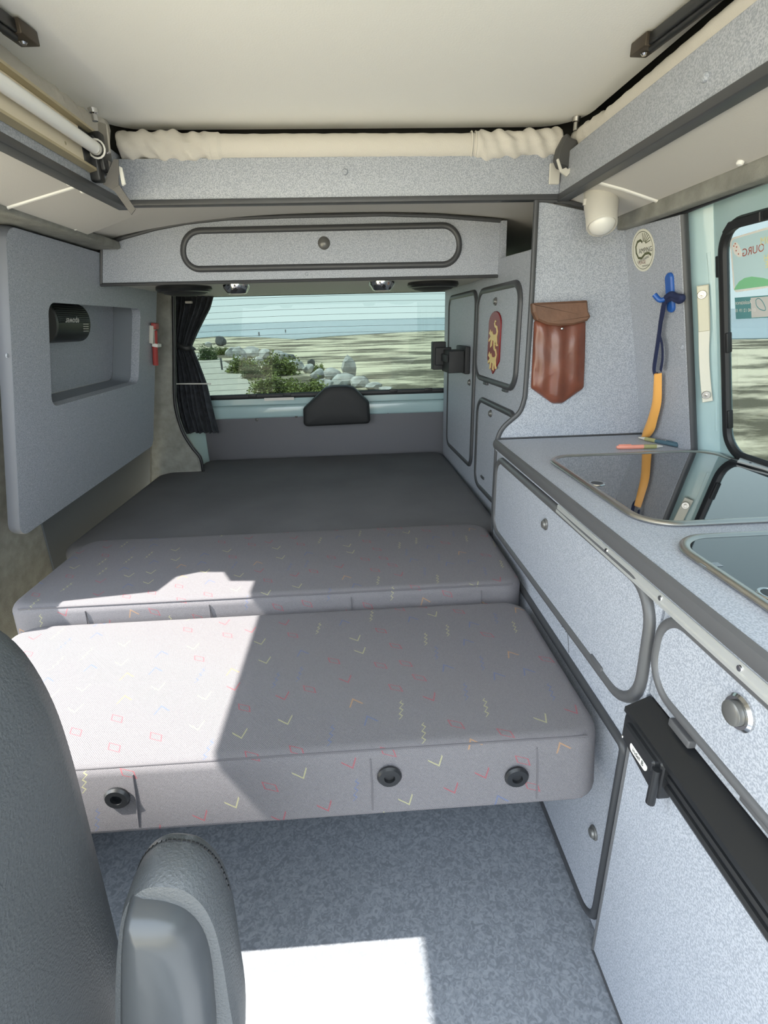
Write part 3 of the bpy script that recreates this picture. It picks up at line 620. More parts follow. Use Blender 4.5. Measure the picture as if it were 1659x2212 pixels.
turn('snap', wf((1214, 710), .024), (0, -1, 0), [(.0045, 0), (.003, .003), (.0003, .004)], CHROME, lp, 12)
# black holder on the tall door
bh = thing('cup_holder', 'black plastic folding holder on the tall wardrobe door by the window', 'holder', on(WSIDE, 985, 800))
o = on(WSIDE, 1000, 772)+wn*.008; uy = unit(ws(2, 1)-ws(1, 1))
a_, b_ = on(WSIDE, 1022, 750), on(WSIDE, 975, 815)
zt_, zb_ = on(WSIDE, 1018, 745)[2], on(WSIDE, 1018, 808)[2]; yn, yf_ = a_[1]-.01, a_[1]+.17
def hbox(name, y0, y1, x0, x1, z0, z1, par, m=BLACKM, bev=.004): 
    c = ws(.5*(y0+y1), .5*(z0+z1))+wn*(.008+.5*(x0+x1)); return obox(name, c, wn, uy, (0, 0, 1), (.5*(x1-x0), .5*(y1-y0), .5*(z1-z0)), m, par, bev)
hbox('back_plate', yn+.02, yf_, 0, .02, zb_, zt_-.005, bh); hbox('tray', yn+.03, yf_-.02, .02, .085, zb_+.005, zt_-.02, bh); hbox('band', yn+.02, yf_-.04, .088, .094, zt_-.065, zt_-.035, bh); hbox('arm', yf_-.03, yf_+.02, .07, .125, zb_+.01, zt_+.012, bh); hbox('clip', yf_-.045, yf_-.03, .05, .118, zb_+.03, zt_-.01, bh)
# rear overhead locker
ol = thing('overhead_locker', 'speckled grey overhead locker across the back with one long flap', 'locker', (-.15, 2.2, 1.247))
topc = P(OH, (219, 531), (267, 513), (335, 494), (402, 481), (487, 472), (622, 467), (760, 464.5), (829, 463), (944, 466.5), (1082, 477))
br = on(OH, 1081, 592); bl = on(OH, 218, 614); zb0 = .5*(br[2]+bl[2]); NY = V(0, -1., 0)
face = [V(bl[0], 1.82, zb0), V(br[0]+.002, 1.82, zb0)]+topc[::-1]
plate('front_panel', face, NY, -.015, 0, LAM, ol); 
sweep('edge_profile', topc, NY, .006, .006, EDGE, ol); sweep('edge_profile', [V(bl[0]-.001, 1.82, zb0-.004), V(br[0]+.004, 1.82, zb0-.004)], NY, .005, .006, EDGE, ol); sweep('edge_profile', [V(bl[0], 1.82, zb0-.006), topc[0]], NY, .004, .005, EDGE, ol)
plate('bottom_board', [V(topc[0][0]-.005, 1.835, zb0), V(.48, 1.835, zb0), V(.452, 2.66, zb0), V(topc[0][0]-.005, 2.66, zb0)], V(0, 0, -1.), -.015, 0, mat('pale locker underside', (.50, .50, .47), .6), ol)
od = P(OH, (397, 500), (991, 487), (991, 571), (397, 582)); 
door(ol, OH, od, .062, .010, .009, None, [on(OH, 510, 582), on(OH, 905, 573)], hw=(.022, .004))
turn('lock', on(OH, 700, 526)+NY*.006, NY, [(.019, 0), (.019, .003), (.016, .005), (.012, .009), (.0005, .011)], LOCKM, ol, 24); turn('screw_cap', on(OH, 662, 592), NY, [(.006, 0), (.005, .002), (.001, .003)], LAM, ol, 10)
# lights and speakers under it
for k, (p, lab) in enumerate((((512, 630), 'chrome spot lamp under the locker nearest the curtain'), ((825, 623), 'chrome spot lamp under the locker nearer the wardrobe'))):
    c = on(PZ(zb0-.022), *p); c[2] = zb0; t = thing('spot_lamp', lab, 'lamp', c-V(0, 0, .03)); turn('housing', c, (0, 0, -1), [(.046, 0), (.045, .010), (.033, .028), (.028, .030)], CHROME, t, 28); turn('lens', c-V(0, 0, .029), (0, 0, -1), [(.027, 0), (.022, .003), (.0005, .004)], OFFW, t, 24); turn('switch', c+V(.004, -.037, -.016), unit(V(.1, -1, -.5)), [(.008, 0), (.008, .004), (.0005, .005)], BLACK, t, 4)
for p, lab in (((399, 630), 'round black speaker under the locker above the curtain'), ((935, 620), 'round black speaker under the locker beside the wardrobe')):
    c = on(PZ(zb0-.016), *p); c[2] = zb0; t = thing('speaker', lab, 'speaker', c-V(0, 0, .03)); turn('rim', c, (0, 0, -1), [(.094, 0), (.096, .010), (.090, .018), (.080, .020), (.078, .016)], BLACK, t, 40); turn('grille', c-V(0, 0, .014), (0, 0, -1), [(.079, 0), (.07, .010), (.04, .016), (.0005, .018)], BLACKM, t, 32)
# tailgate latch cover
lc = thing('latch_cover', 'black hump-shaped tailgate latch cover below the rear window', 'latch cover', on(PY(2.66), 727, 917))
hp = P(PY(2.655), (657, 919), (656, 880), (702, 836), (718, 832), (748, 831), (764, 834), (797, 867), (800, 912)); hp = fillet(hp, [.02, .02, .03, .02, .02, .03, .02, .02], 4); cc = sum(hp)/len(hp)
v, f = g_loft([[cc+(p-cc)*s+V(0, -d, 0) for p in hp] for s, d in ((1, 0), (1, .03), (.985, .042), (.95, .05), (.88, .055), (.5, .058), (.02, .059))]); mk('cover', v, f, BLACKM, lc, True)

# ================================================================== left side cabinet with its open recess
def lpp(y, z): return V(-.77-.2*(1.335-z), y, z)
nLP = LP[1]; upL = unit(V(.2, 0, 1)); fwd = V(0, -1., 0)
sc = thing('side_cabinet', 'speckled grey side cabinet board with a rounded open recess', 'cabinet', lpp(1.83, .60))
co = P(LP, (12, 486), (340, 583), (331, 962), (44, 1163)); outer = fillet(ccw(co, nLP), .035, 6)
hole = fillet(ccw(P(LP, (104, 653), (304, 667), (299, 827), (112, 880)), nLP), .03, 6)
v, f = g_plate_hole(outer, [hole], nLP, -.030, 0); mk('front_board', v, f, LAM, sc)
sweep('edge_profile', [p-nLP*.015 for p in outer], nLP, .0025, .015, mat('blue grey board edge', (.13, .14, .165), .5), sc, True, 8)
h2_ = offset(hole, nLP, -.004)
v, f = g_loft([[p-nLP*.03 for p in h2_], [p-nLP*.10 for p in h2_]], False); 
mk('recess_wall', v, f, mat('recess lining', (.20, .22, .25), .5), sc)
plate('recess_back', h2_, nLP, -.106, -.10, LAM, sc)
obox('recess_divider', on((LP[0]-nLP*.096, nLP), 275, 750), (0, 1, 0), upL, nLP, (.052, .145, .004), LAMT, sc)
turn('screw_cap', on(LP, 15, 768), nLP, [(.006, 0), (.005, .002), (.001, .003)], LAM, sc, 10)
# inverter in the recess
INVM = mat('anodised dark inverter case', (.020, .022, .020), .32, .4)
pI = (LP[0]-nLP*.04, nLP); ia, ib = on(pI, 108, 668), on(pI, 178, 752)
iv = thing('power_inverter', 'black ribbed power inverter fixed in the side cabinet recess', 'inverter', on(pI, 140, 755))
y0, y1 = ia[1]+.02, ib[1]+.035; zt1, zb1 = ia[2]+.01, ib[2]+.005
def ivp(y, h, d): z = zb1+(zt1-zb1)*h; return V(-.77-.2*(1.335-z), y, z)+nLP*(d-.095)
prof_ = [(0, 0)]+[(.5-.5*math.cos(a), .065*math.sin(a)**.6) for a in np.linspace(.08, math.pi-.08, 16)]+[(1, 0)]
v, f = g_loft([[ivp(y, h, d) for h, d in prof_] for y in (y0, y1)]); mk('case', v, f, INVM, iv, True)
for k in range(9):
    h = .57+.045*k; d = .065*math.sqrt(max(0, 1-(2*h-1)**2))**.6; tube('cooling_rib', [ivp(y0+.004, h, d), ivp(y1-.004, h, d)], .0022, INVM, iv, 6)
v, f = g_loft([[ivp(y, .5+(h-.5)*1.02, d*1.03) for h, d in prof_] for y in (y0-.012, y0)]); mk('end_plate', v, f, mat('inverter end plate', (.055, .055, .052), .4), iv, True)
turn('socket', ivp(y0-.0125, .42, .035), fwd, [(.009, 0), (.009, .002), (.0005, .002)], BLACK, iv, 16)
for h, d in ((.12, .03), (.86, .035), (.8, .02)): turn('screw', ivp(y0-.0125, h, d), fwd, [(.003, 0), (.002, .0015)], CHROME, iv, 8)
text('lettering', 'CE', ivp(y0-.0135, .57, .036), -nLP, -upL, .02, DKT, iv)
fc = ivp(.5*(y0+y1)-.02, .5, .0672); text('lettering', 'epower', fc+upL*.012, (0, -1, 0), -upL, .026, WHITEP, iv)
for k in range(4): tube('printed_line', [ivp(y1-.05, .35+.06*k, .0668), ivp(y1-.018, .35+.06*k, .0668)], .0012, OFFW, iv, 5)
# red safety hammer
hm = thing('safety_hammer', 'red emergency hammer in a grey clip on the side cabinet', 'hammer', on(LP, 328, 788))
REDP = mat('faded red plastic', (.38, .055, .05), .4); h0, h1 = on(LP, 327, 712)+nLP*.012, on(LP, 330, 787)+nLP*.012
tube('handle', [h0, .5*(h0+h1), h1], .011, REDP, hm, 10); obox('clip', on(LP, 325, 722)+nLP*.008, (0, 1, 0), upL, nLP, (.016, .035, .008), OFFW, hm); obox('strap', on(LP, 330, 744)+nLP*.016, (0, 1, 0), upL, nLP, (.022, .007, .012), WHITEP, hm); obox('head', on(LP, 327, 703)+nLP*.014, (0, 1, 0), upL, nLP, (.020, .012, .010), REDP, hm, .004)
# curtain
cu = thing('curtain', 'charcoal curtain tied back beside the rear window', 'curtain', on(PY(2.60), 420, 935))
rowsC = [(640, 370, 461), (665, 370, 455), (690, 370, 442), (720, 370, 427), (748, 370, 415), (775, 371, 427), (830, 372, 447), (880, 376, 458), (920, 388, 468), (934, 394, 472)]
cen = []; rg = []
rr = np.array(rowsC, float)
for y in np.linspace(640, 934, 34):
    l, r_ = np.interp(y, rr[:, 0], rr[:, 1]), np.interp(y, rr[:, 0], rr[:, 2]); a, b = on(PY(2.60), l, y), on(PY(2.60), r_, y); ring_ = []
    amp = .018*min(1, (r_-l)/60)
    for k in range(60):
        t = k/59; p = a+(b-a)*t; ring_.append(p+V(0, -amp*math.sin(t*8*2*math.pi+.6*math.sin(y*.02))-.012-amp*.5*math.sin(t*19+y*.01), .004*math.sin(t*23)*(1 if y > 930 else 0)))
    for k in range(60):
        t = 1-k/59; p = a+(b-a)*t; ring_.append(p+V(0, -amp*math.sin(t*8*2*math.pi+.6*math.sin(y*.02))+.006-amp*.5*math.sin(t*19+y*.01), 0))
    rg.append(ring_)
v, f = g_loft(rg); mk('cloth', v, f, BLACKCURT, cu, True)
a, b = on(PY(2.60), 378, 735), on(PY(2.60), 416, 752); sweep('tieback', smoothpath([a+V(-.02, -.005, .03), a+V(0, -.035, 0), .5*(a+b)+V(0, -.045, -.012), b+V(0, -.035, 0), b+V(.005, 0, .0)], 5), V(0, -1., 0), .012, .004, RUBBER, cu)
tube('lower_rod', [on(PY(2.56), 376, 829), on(PY(2.56), 456, 829)], .003, WHITEP, cu, 8)
box('top_clip', on(PY(2.55), 408, 653)-V(.015, .01, .005), on(PY(2.55), 408, 653)+V(.015, .01, .005), OFFW, cu, .003)

# ================================================================== roof details
# rolled canvas on the cross beam
def canvas(name, path, r, label, wr_, n=26, seg=90, cap_=True):
    pts = [V(*p) for p in path]; d = np.cumsum([0]+[np.linalg.norm(pts[i+1]-pts[i]) for i in range(len(pts)-1)]); L_ = d[-1]
    rings = []
    for s in np.linspace(0, L_, seg):
        p = V(*[np.interp(s, d, [q_[k] for q_ in pts]) for k in range(3)]); i = min(max(np.searchsorted(d, s)-1, 0), len(pts)-2); t = unit(pts[i+1]-pts[i]); up = V(0, 0, 1.); sd = unit(np.cross(t, up))
        ring_ = []
        for k in range(n):
            th = 2*math.pi*k/n; w0 = wr_(s/L_); rr_ = r(s/L_)*(1+w0*(.5*math.sin(s*95+th*1.3+2*math.sin(th*2))+.5*math.sin(s*170+th*3.1)+.35*math.sin(s*41-th*2)))
            ring_.append(p+sd*(rr_*math.cos(th)*.8)+up*(rr_*math.sin(th)))
        rings.append(ring_)
    return g_loft(rings)
rl = thing('rolled_canvas', 'rolled pale canvas lying along the rear cross beam', 'canvas roll', (0, 1.475, 1.49))
def rr1(t): return .026 if .22 < t < .80 else .030
def wr1(t): return .02 if .20 < t < .81 else .17
v, f = canvas('roll', [V(-.53, 1.478, 1.516), V(-.35, 1.476, 1.511), V(.0, 1.476, 1.510), V(.35, 1.476, 1.508), V(.535, 1.478, 1.512)], rr1, '', wr1, 40, 220); mk('roll', v, f, FABW, rl, 'all')
for x in (-.325, -.317, .312, .322): sweep('stitch_band', [V(x, 1.476, 1.510)+V(0, math.cos(a)*.0225, math.sin(a)*.0275) for a in np.linspace(0, 2*math.pi, 25)[:-1]], V(1., 0, 0), .0022, .0022, FABW, rl, True, 6)
for nm, pth, lab, rad in (('canvas_skirt', [V(.575, 1.46, 1.515), V(.575, 1.30, 1.502), V(.572, 1.0, 1.50), V(.572, .5, 1.50), V(.572, -.14, 1.50)], 'pale canvas skirt tucked along the right roof beam', .024), ('canvas_skirt', [V(-.575, 1.46, 1.525), V(-.595, 1.38, 1.532), V(-.60, 1.2, 1.532), V(-.60, .9, 1.53), V(-.60, -.14, 1.53)], 'pale canvas skirt tucked along the left roof beam', .047)):
    v, f = canvas(nm, pth, lambda t: rad, '', lambda t: .12 if t < .12 else .03, 24, 160); mk(nm, v, f, FABW, None, 'all', label=lab, cat='canvas')
# straps with bolts in the two back corners
def wb_(p, y=1.455): return on(PY(y), *p)
wr0_ = wb_
def wb_(p, y=1.335): return wr0_(p, y if y < 1.40 else 1.335-(1.455-y))
st = thing('roof_strap', 'grey webbing strap with loose end and bolt in the left back corner', 'strap', wb_((250, 460)))
plate('metal_plate', fillet([wb_(p) for p in ((212, 262), (232, 268), (238, 330), (226, 336), (214, 320))], .004), NY, -.004, .003, STEEL, st)
turn('bolt', wb_((206, 262), 1.45), unit(V(-.05, 0, 1)), [(.006, 0), (.006, .012), (.009, .014), (.010, .022), (.006, .024)], CHROME, st, 14)
turn('rivet', wb_((221, 316), 1.452), NY, [(.005, 0), (.003, .003)], CHROME, st, 10)
for ps, dd in (((( 216, 335), (240, 350), (234, 378), (214, 362)), .002), (((246, 343), (256, 345), (257, 400), (250, 415), (223, 398)), .008), (((244, 408), (258, 400), (293, 452), (284, 464)), .012), (((215, 365), (222, 366), (226, 400), (216, 385)), .001)):
    plate('webbing', [wb_(p, 1.455-dd) for p in ps], NY, -.0015, .0015, WEB, st, .0005)
plate('slide', fillet([wb_(p) for p in ((255, 358), (264, 362), (272, 398), (264, 404))], .002), NY, -.002, .003, WHITEP, st)
box('buckle', wb_((194, 352), 1.43)-V(.010, .01, .035), wb_((208, 330), 1.43)+V(.004, .015, .03), BLACK, st, .005)
wb_ = wr0_
s2_ = thing('roof_strap', 'dark buckle strap with bolt in the right back corner', 'strap', wb_((1215, 380)))
rgb_ = [wb_(p, 1.43) for p in ((1222, 286), (1232, 300), (1246, 305), (1248, 342), (1232, 372), (1205, 362), (1198, 345), (1204, 320))]
plate('buckle', fillet(rgb_, .008), NY, -.012, .012, mat('dark grey strap plastic', (.06, .06, .06), .5), s2_, .006); plate('loop', fillet([wb_(p, 1.41) for p in ((1202, 345), (1210, 372), (1224, 382), (1232, 372), (1234, 360), (1226, 366), (1222, 362), (1214, 366), (1206, 342))], .002), NY, -.003, .003, OFFW, s2_, .001)
plate('backing', fillet([wb_(p, 1.462) for p in ((1188, 352), (1212, 352), (1208, 398), (1186, 398))], .003), NY, -.003, .001, OFFW, s2_)
turn('bolt', wb_((1243, 282), 1.45), (0, 0, 1), [(.006, 0), (.006, .016), (.009, .018), (.010, .027), (.005, .029)], STEEL, s2_, 14); turn('bolt', wb_((1240, 350), 1.42), unit(V(1, -.3, .1)), [(.005, 0), (.005, .012), (.008, .013), (.008, .020)], STEEL, s2_, 12)
# gas struts under the roof board
for sgn, e, s0, lab in ((1, V(.534, 1.10, 1.548), V(.575, .45, 1.52), 'black gas strut with brown end bracket at the right of the roof board'), (-1, V(-.502, 1.062, 1.548), V(-.535, .45, 1.52), 'black gas strut with brown end bracket at the left of the roof board')):
    t = thing('gas_strut', lab, 'strut', e); d_ = unit(s0-e); sd = unit(np.cross(d_, V(0, 0, 1.)))
    obox('bracket', e+d_*.012, d_, sd, np.cross(sd, d_), (.024, .016, .010), mat('bronze bracket', (.075, .06, .045), .4, .5), t, .002); turn('rivet', e+d_*.008+V(0, 0, -.011), (0, 0, -1), [(.006, 0), (.004, .003)], CHROME, t, 12)
    obox('bar', .5*(e+d_*.02+s0), d_, sd, np.cross(sd, d_), (.5*np.linalg.norm(s0-e), .010, .009), BLACK, t, .003); tube('piston', [e+d_*.03+V(0, 0, -.012), s0+V(0, 0, -.012)], .006, BLACK, t)
# fluorescent lamp on the left beam
fl = thing('tube_lamp', 'fluorescent tube lamp in a brass coloured tray on the left roof beam', 'lamp', (-.53, .9, 1.42)); yE = 1.30
box('tray', (-.539, .2, 1.430), (-.533, yE-.03, 1.492), TRAY, fl, .001)
for z0_, z1_, x1_ in ((1.418, 1.430, -.524), (1.491, 1.501, -.522)):
    sec = [V(-.539, 0, z0_), V(x1_, 0, z0_+.004), V(x1_, 0, z0_+.009), V(-.539, 0, z1_)]; v, f = g_loft([[p+V(0, y, 0) for p in sec] for y in (.2, yE+.025)]); mk('side_profile', v, f, BRASS, fl)
tube('tube', [V(-.517, y, 1.461) for y in (.2, .6, 1.0, yE-.012)], .0125, TUBEM, fl, 20); turn('tube_cap', (-.517, yE-.014, 1.461), (0, 1, 0), [(.0132, 0), (.0132, .012), (.010, .014)], CHROME, fl, 18)
tube('clip_ring', [V(-.517, yE, 1.461)+V(math.cos(a)*.017, 0, math.sin(a)*.017) for a in np.linspace(0, 2*math.pi, 17)[:-1]], .002, WHITEP, fl, 6, True)
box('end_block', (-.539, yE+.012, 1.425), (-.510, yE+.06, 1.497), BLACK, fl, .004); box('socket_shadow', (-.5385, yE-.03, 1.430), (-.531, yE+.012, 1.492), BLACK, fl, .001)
for y in (1.20, 1.24): turn('screw', (-.533, y, 1.443 if y < 1.22 else 1.482), (1, 0, 0), [(.0035, 0), (.002, .001)], BRASS, fl, 8)
# cylinder spot on the right lining
dl = thing('swivel_spot', 'pale grey cylinder spot lamp on the lining above the wardrobe panel', 'lamp', on(RC, 1290, 440)); t0 = on(RC, 1298, 425); ax = unit(V(-.10, -.50, -.85))
turn('housing', t0, ax, [(.039, -.035), (.039, .02), (.036, .05), (.035, .078), (.033, .082), (.030, .078)], OFFW, dl, 32); turn('bulb', t0+ax*.066, ax, [(.032, 0), (.031, .010), (.024, .022), (.012, .028), (.0005, .029)], mat('frosted lamp glass', (.75, .74, .70), .2), dl, 28); obox('switch', t0+V(-.042, -.008, -.012), (1, 0, 0), (0, 1, 0), (0, 0, 1), (.003, .004, .007), OFFW, dl, .001)

# ================================================================== small things on the right lining board
RWl = (RW[0]+RW[1]*.0085, RW[1])
cs = thing('camping_sticker', 'oval white camping sticker high on the right lining board', 'sticker', on(RWl, 1390, 588)); GREENP = mat('sticker olive print', (.10, .11, .05), .5); OX = mat('sticker oxblood print', (.20, .06, .05), .5)
c0 = on(RWl, 1389, 541); uu = V(0, -1., 0); rx = .5*np.linalg.norm(on(RWl, 1413, 545)-on(RWl, 1364, 541)); ry = .5*np.linalg.norm(on(RWl, 1387, 496)-on(RWl, 1390, 588)); up2 = upR
CREAMP = mat('sticker cream paper', (.70, .69, .60), .6)
plate('paper', arc(c0, uu, up2, rx, ry, 0, 2*math.pi*39/40, 39), RW[1], 0, .0008, CREAMP, cs, 0)
def sk(pts, w_=.0012, m=GREENP): sweep('print_line', [c0+uu*(a*rx)+up2*(b*ry) for a, b in pts], RW[1], w_, .0003, m, cs, seg=4, lift=.0010)
sk([(.88*math.cos(a), .88*math.sin(a)) for a in np.linspace(0, 2*math.pi, 40)], .0007)
sk([(.02, .38), (-.12, .5), (-.4, .46), (-.58, .25), (-.58, -.05), (-.42, -.3), (-.15, -.35), (.2, -.18), (.5, -.18), (.7, -.3)], .0030)
for a in np.linspace(.2, 1.6, 6): sk([(.1+.2*math.cos(a), .28+.12*math.sin(a)), (.1+.62*math.cos(a), .28+.52*math.sin(a))], .0011)
text('lettering', 'AMPING', c0+uu*(.25*rx)+up2*(-.02*ry)+RW[1]*.0012, uu, up2, .0165, DKT, cs); text('lettering', 'CARAVANING', c0+uu*(.0*rx)+up2*(-.42*ry)+RW[1]*.0012, uu+.15*up2, up2, .0088, DKT, cs); text('lettering', 'PLAGE', c0+uu*(-.12*rx)+up2*(-.56*ry)+RW[1]*.0012, uu, up2, .0115, OX, cs); text('lettering', 'DENNEVILLE', c0+uu*(.2*rx)+up2*(-.74*ry)+RW[1]*.0012, uu, up2, .0062, DKT, cs)
# blue hook, ribbon, orange shoehorn
hk = thing('wall_hook', 'blue plastic suction hook on the right lining board', 'hook', on(RWl, 1452, 660)); hc = on(RWl, 1450, 632)
plate('base', fillet([hc+uu*a+up2*b for a, b in ((-.014, -.045), (.014, -.045), (.014, .045), (-.014, .045))], .013, 6), RW[1], 0, .007, BLUE, hk, .003); tube('peg', smoothpath([hc+up2*-.008+RW[1]*.006, hc+up2*-.012-uu*.012+RW[1]*.02, hc-uu*.022+up2*.004+RW[1]*.028], 4), .006, BLUE, hk)
rb = thing('ribbon', 'dark navy ribbon looped over the blue hook', 'ribbon', on(RWl, 1418, 808)); RWr = (RW[0]+RW[1]*.022, RW[1])
tube('knot', smoothpath(P(RWr, (1440, 642), (1450, 636), (1462, 641), (1474, 643), (1468, 650), (1455, 644)), 5), .007, NAVY, rb)
sweep('loop', smoothpath(P(RWr, (1452, 640), (1436, 652), (1428, 690), (1424, 720), (1418, 760), (1413, 795), (1415, 808), (1421, 811)), 5), RW[1], .0085, .0018, NAVY, rb); sweep('loop', smoothpath(P(RWr, (1438, 646), (1432, 680), (1424, 715), (1430, 745), (1431, 775), (1427, 800)), 5), RW[1]+V(0, .3, 0), .0085, .0018, NAVY, rb)
rs = thing('shoehorn', 'orange plastic shoehorn hanging from the navy ribbon', 'shoehorn', on(RWr, 1400, 943))
lft = P(RWr, (1418, 805), (1416, 830), (1412, 865), (1402, 900), (1390, 930), (1388, 942)); rgt = P(RWr, (1428, 806), (1428, 830), (1427, 870), (1419, 905), (1412, 930), (1402, 944))
rings = []
for a, b in zip(smoothpath(lft, 5), smoothpath(rgt, 5)):
    m_ = .5*(a+b); h = .5*(b-a); rings.append([m_+h*math.cos(t)+RW[1]*(.004*math.sin(t)-.010*(math.cos(t)**2)*1.0+.008) for t in np.linspace(0, 2*math.pi, 17)[:-1]])
v, f = g_loft(rings); mk('blade', v, f, ORANGE, rs, True)
# two pens on the worktop
for pa, pb, lab, m1, m2 in (((1332, 966), (1431, 964), 'salmon pink multicolour pen lying on the worktop', mat('salmon plastic', (.75, .30, .22), .3), mat('olive grip', (.32, .31, .14), .5)), ((1380, 945), (1465, 962), 'teal blue multicolour pen lying against the lining board', mat('smoky blue plastic', (.07, .13, .17), .25), mat('olive grip', (.32, .31, .14), .5))):
    a, b = on(PZ(.781), *pa), on(PZ(.781), *pb); t = thing('pen', lab, 'pen', .5*(a+b)-V(0, 0, .006)); d_ = b-a; fl_ = 'teal' in lab
    P_ = lambda k: a+d_*k
    if fl_: tube('barrel', [P_(.45), P_(.6), P_(.95), P_(1.)], .0055, m1, t, 12); tube('grip', [P_(.18), P_(.45)], .0056, m2, t, 12); tube('tip', [P_(0), P_(.1), P_(.18)], lambda k: .002+.0035*k, OFFW, t, 12)
    else: tube('barrel', [P_(0), P_(.05), P_(.3), P_(.58)], lambda k: .0035+.0022*min(1, k*3), m1, t, 12); tube('grip', [P_(.58), P_(.86)], .0057, m2, t, 12); tube('tip', [P_(.86), P_(.93), P_(1.)], lambda k: .0055-.0038*k, OFFW, t, 12)
    c_ = .5*(P_(.05)+P_(.3)) if not fl_ else .5*(P_(.7)+P_(.98)); obox('clip', c_+V(0, 0, .0065), d_, np.cross(V(0, 0, 1.), unit(d_)), (0, 0, 1), (.016, .0018, .001), m1, t, .0005)
# white strap with press studs on the pillar
wsd = thing('stud_strap', 'white strap with two press studs on the green pillar', 'strap', on(RWB, 1527, 870)); RWs = (PIL[0]+PN*.007, PN)
lf = P(RWs, (1505, 618), (1508, 700), (1509, 760), (1512, 820), (1517, 870)); rt = P(RWs, (1531, 614), (1534, 700), (1532, 760), (1535, 820), (1540, 866))
strip = smoothpath(lf, 4)+smoothpath(rt, 4)[::-1]; plate('band', strip, PN, -.004, 0, mat('white vinyl strap', (.66, .65, .57), .5), wsd, .001); plate('overlap', P(RWs, (1505, 618), (1531, 614), (1534, 714), (1509, 717)), PN, .0, .003, mat('ivory vinyl strap', (.60, .58, .46), .5), wsd)
for p in ((1517, 636), (1526, 852)): turn('press_stud', on(RWs, *p)+PN*.003, PN, [(.0095, 0), (.0095, .002), (.0085, .0035), (.006, .0035), (.0055, .0012), (.004, .0012), (.0035, .004), (.0003, .0045)], STEEL, wsd, 20)

# ================================================================== seat in the foreground
se = thing('cab_seat', 'dark grey vinyl cab seat with backrest seen from behind', 'seat', (-.52, .25, .0))
prS = [(-.312, .0), (-.310, .20), (-.300, .40), (-.292, .60), (-.288, .72), (-.292, .79), (-.308, .845), (-.34, .875), (-.40, .892), (-.55, .90), (-.66, .89), (-.735, .86), (-.76, .79), (-.77, .6), (-.77, .0)]
ol_ = smoothpath([V(x, 0, z) for x, z in prS], 4); cs_ = V(-.53, 0, .45)
v, f = g_loft([[cs_+(p-cs_)*V(s, 1, .5+.5*s)+V(0, y, 0) for p in ol_] for s, y in ((.9, .18), (.97, .20), (1., .24), (1.0, .36), (.985, .395), (.95, .418), (.88, .43), (.6, .437))]); mk('backrest', v, f, SEATV, se, True)
box('pedestal', (-.72, -.15, .002), (-.36, .15, .10), SEATP, se, .01)
box('seat_pan', (-.76, -.3, .10), (-.32, .2, .20), SEATV, se, .03)
ar = thing('armrest', 'folded-up grey armrest with stitched vinyl rim beside the seat', 'armrest', (-.22, .36, .0))
ou = smoothpath(P(PY(.34), (520, 2400), (525, 2212), (512, 2100), (497, 2000), (480, 1935), (455, 1890), (420, 1862), (380, 1853), (335, 1855), (300, 1880), (280, 1920), (270, 1980), (263, 2080), (262, 2212), (266, 2400)), 4)
ce_ = V(-.21, .34, .45)
def off_(lst, s, y): return [ce_+(p-ce_)*V(s, 1, 1-(1-s)*.5)+V(0, y, 0) for p in lst]
v, f = g_loft([off_(ou, .86, .035), off_(ou, .97, .025), off_(ou, 1., .005), off_(ou, .99, -.012), off_(ou, .94, -.022), off_(ou, .85, -.024)]); mk('rim', v, f, SEATV, ar, True, label='grained dark grey vinyl rim')
inn = smoothpath(P(PY(.318), (470, 2420), (470, 2212), (466, 2140), (458, 2060), (440, 2000), (405, 1960), (360, 1942), (310, 1936), (282, 1942), (272, 2000), (268, 2080), (266, 2212), (268, 2420)), 4); ci = sum(inn)/len(inn)
v, f = g_loft([[ci+(p-ci)*V(s, 1, .6+.4*s)+V(0, y, 0) for p in inn] for s, y in ((1.02, .012), (1.0, 0), (.93, -.014), (.8, -.022), (.4, -.028))]); mk('core', v, f, SEATP, ar, True, label='smooth grey plastic inner shell')
sp2 = [p+V(0, -.004, .0) for p in off_(ou, .985, .022)][14:46]
for i in range(0, len(sp2)-1): sweep('stitch', [sp2[i]+(sp2[i+1]-sp2[i])*.15, sp2[i]+(sp2[i+1]-sp2[i])*.8], V(0, -1., 0), .0011, .0014, BLACK, ar, seg=5)
box('stand', (-.25, .30, .002), (-.15, .36, .35), SEATP, ar, .02)

# ================================================================== the beach outside
GZ = -.55
def gz(x, y): return GZ+.0105*y+.0035*x
def sand_mat():
    m, n, b = new_mat('pale beach sand with seaweed lines'); N = n.nodes.new; L = n.links.new
    tcn = N('ShaderNodeTexCoord'); mp = N('ShaderNodeMapping'); mp.inputs['Scale'].default_value = (.22, .34, 1); L(tcn.outputs['Object'], mp.inputs[0])
    a = N('ShaderNodeTexNoise'); a.inputs['Scale'].default_value = 1.0; a.inputs['Detail'].default_value = 9; a.inputs['Roughness'].default_value = .68; L(mp.outputs[0], a.inputs['Vector'])
    cr = N('ShaderNodeValToRGB'); e = cr.color_ramp.elements; e[0].position = .44; e[0].color = (.10, .085, .05, 1); e[1].position = .55; e[1].color = (.60, .53, .38, 1)
    L(a.outputs[0], cr.inputs[0]); L(cr.outputs[0], b.inputs['Base Color']); b.inputs['Roughness'].default_value = .95; return m
SAND = sand_mat()
def sheet(name, poly, m, dzv, label, cat):
    v = [V(x, y, gz(x, y)+dzv) for x, y in poly]; c = sum(v)/len(v); o = mk(name, v+[p-V(0, 0, .05) for p in v], [list(range(len(v)))]+[[i+len(v) for i in range(len(v))][::-1]]+[[i, (i+1) % len(v), (i+1) % len(v)+len(v), i+len(v)] for i in range(len(v))], m); return ST(o, label, cat)
sheet('ground', [(-900, -300), (900, -300), (900, 900), (-900, 900)], SAND, 0, 'pale sandy beach around the van', 'ground')
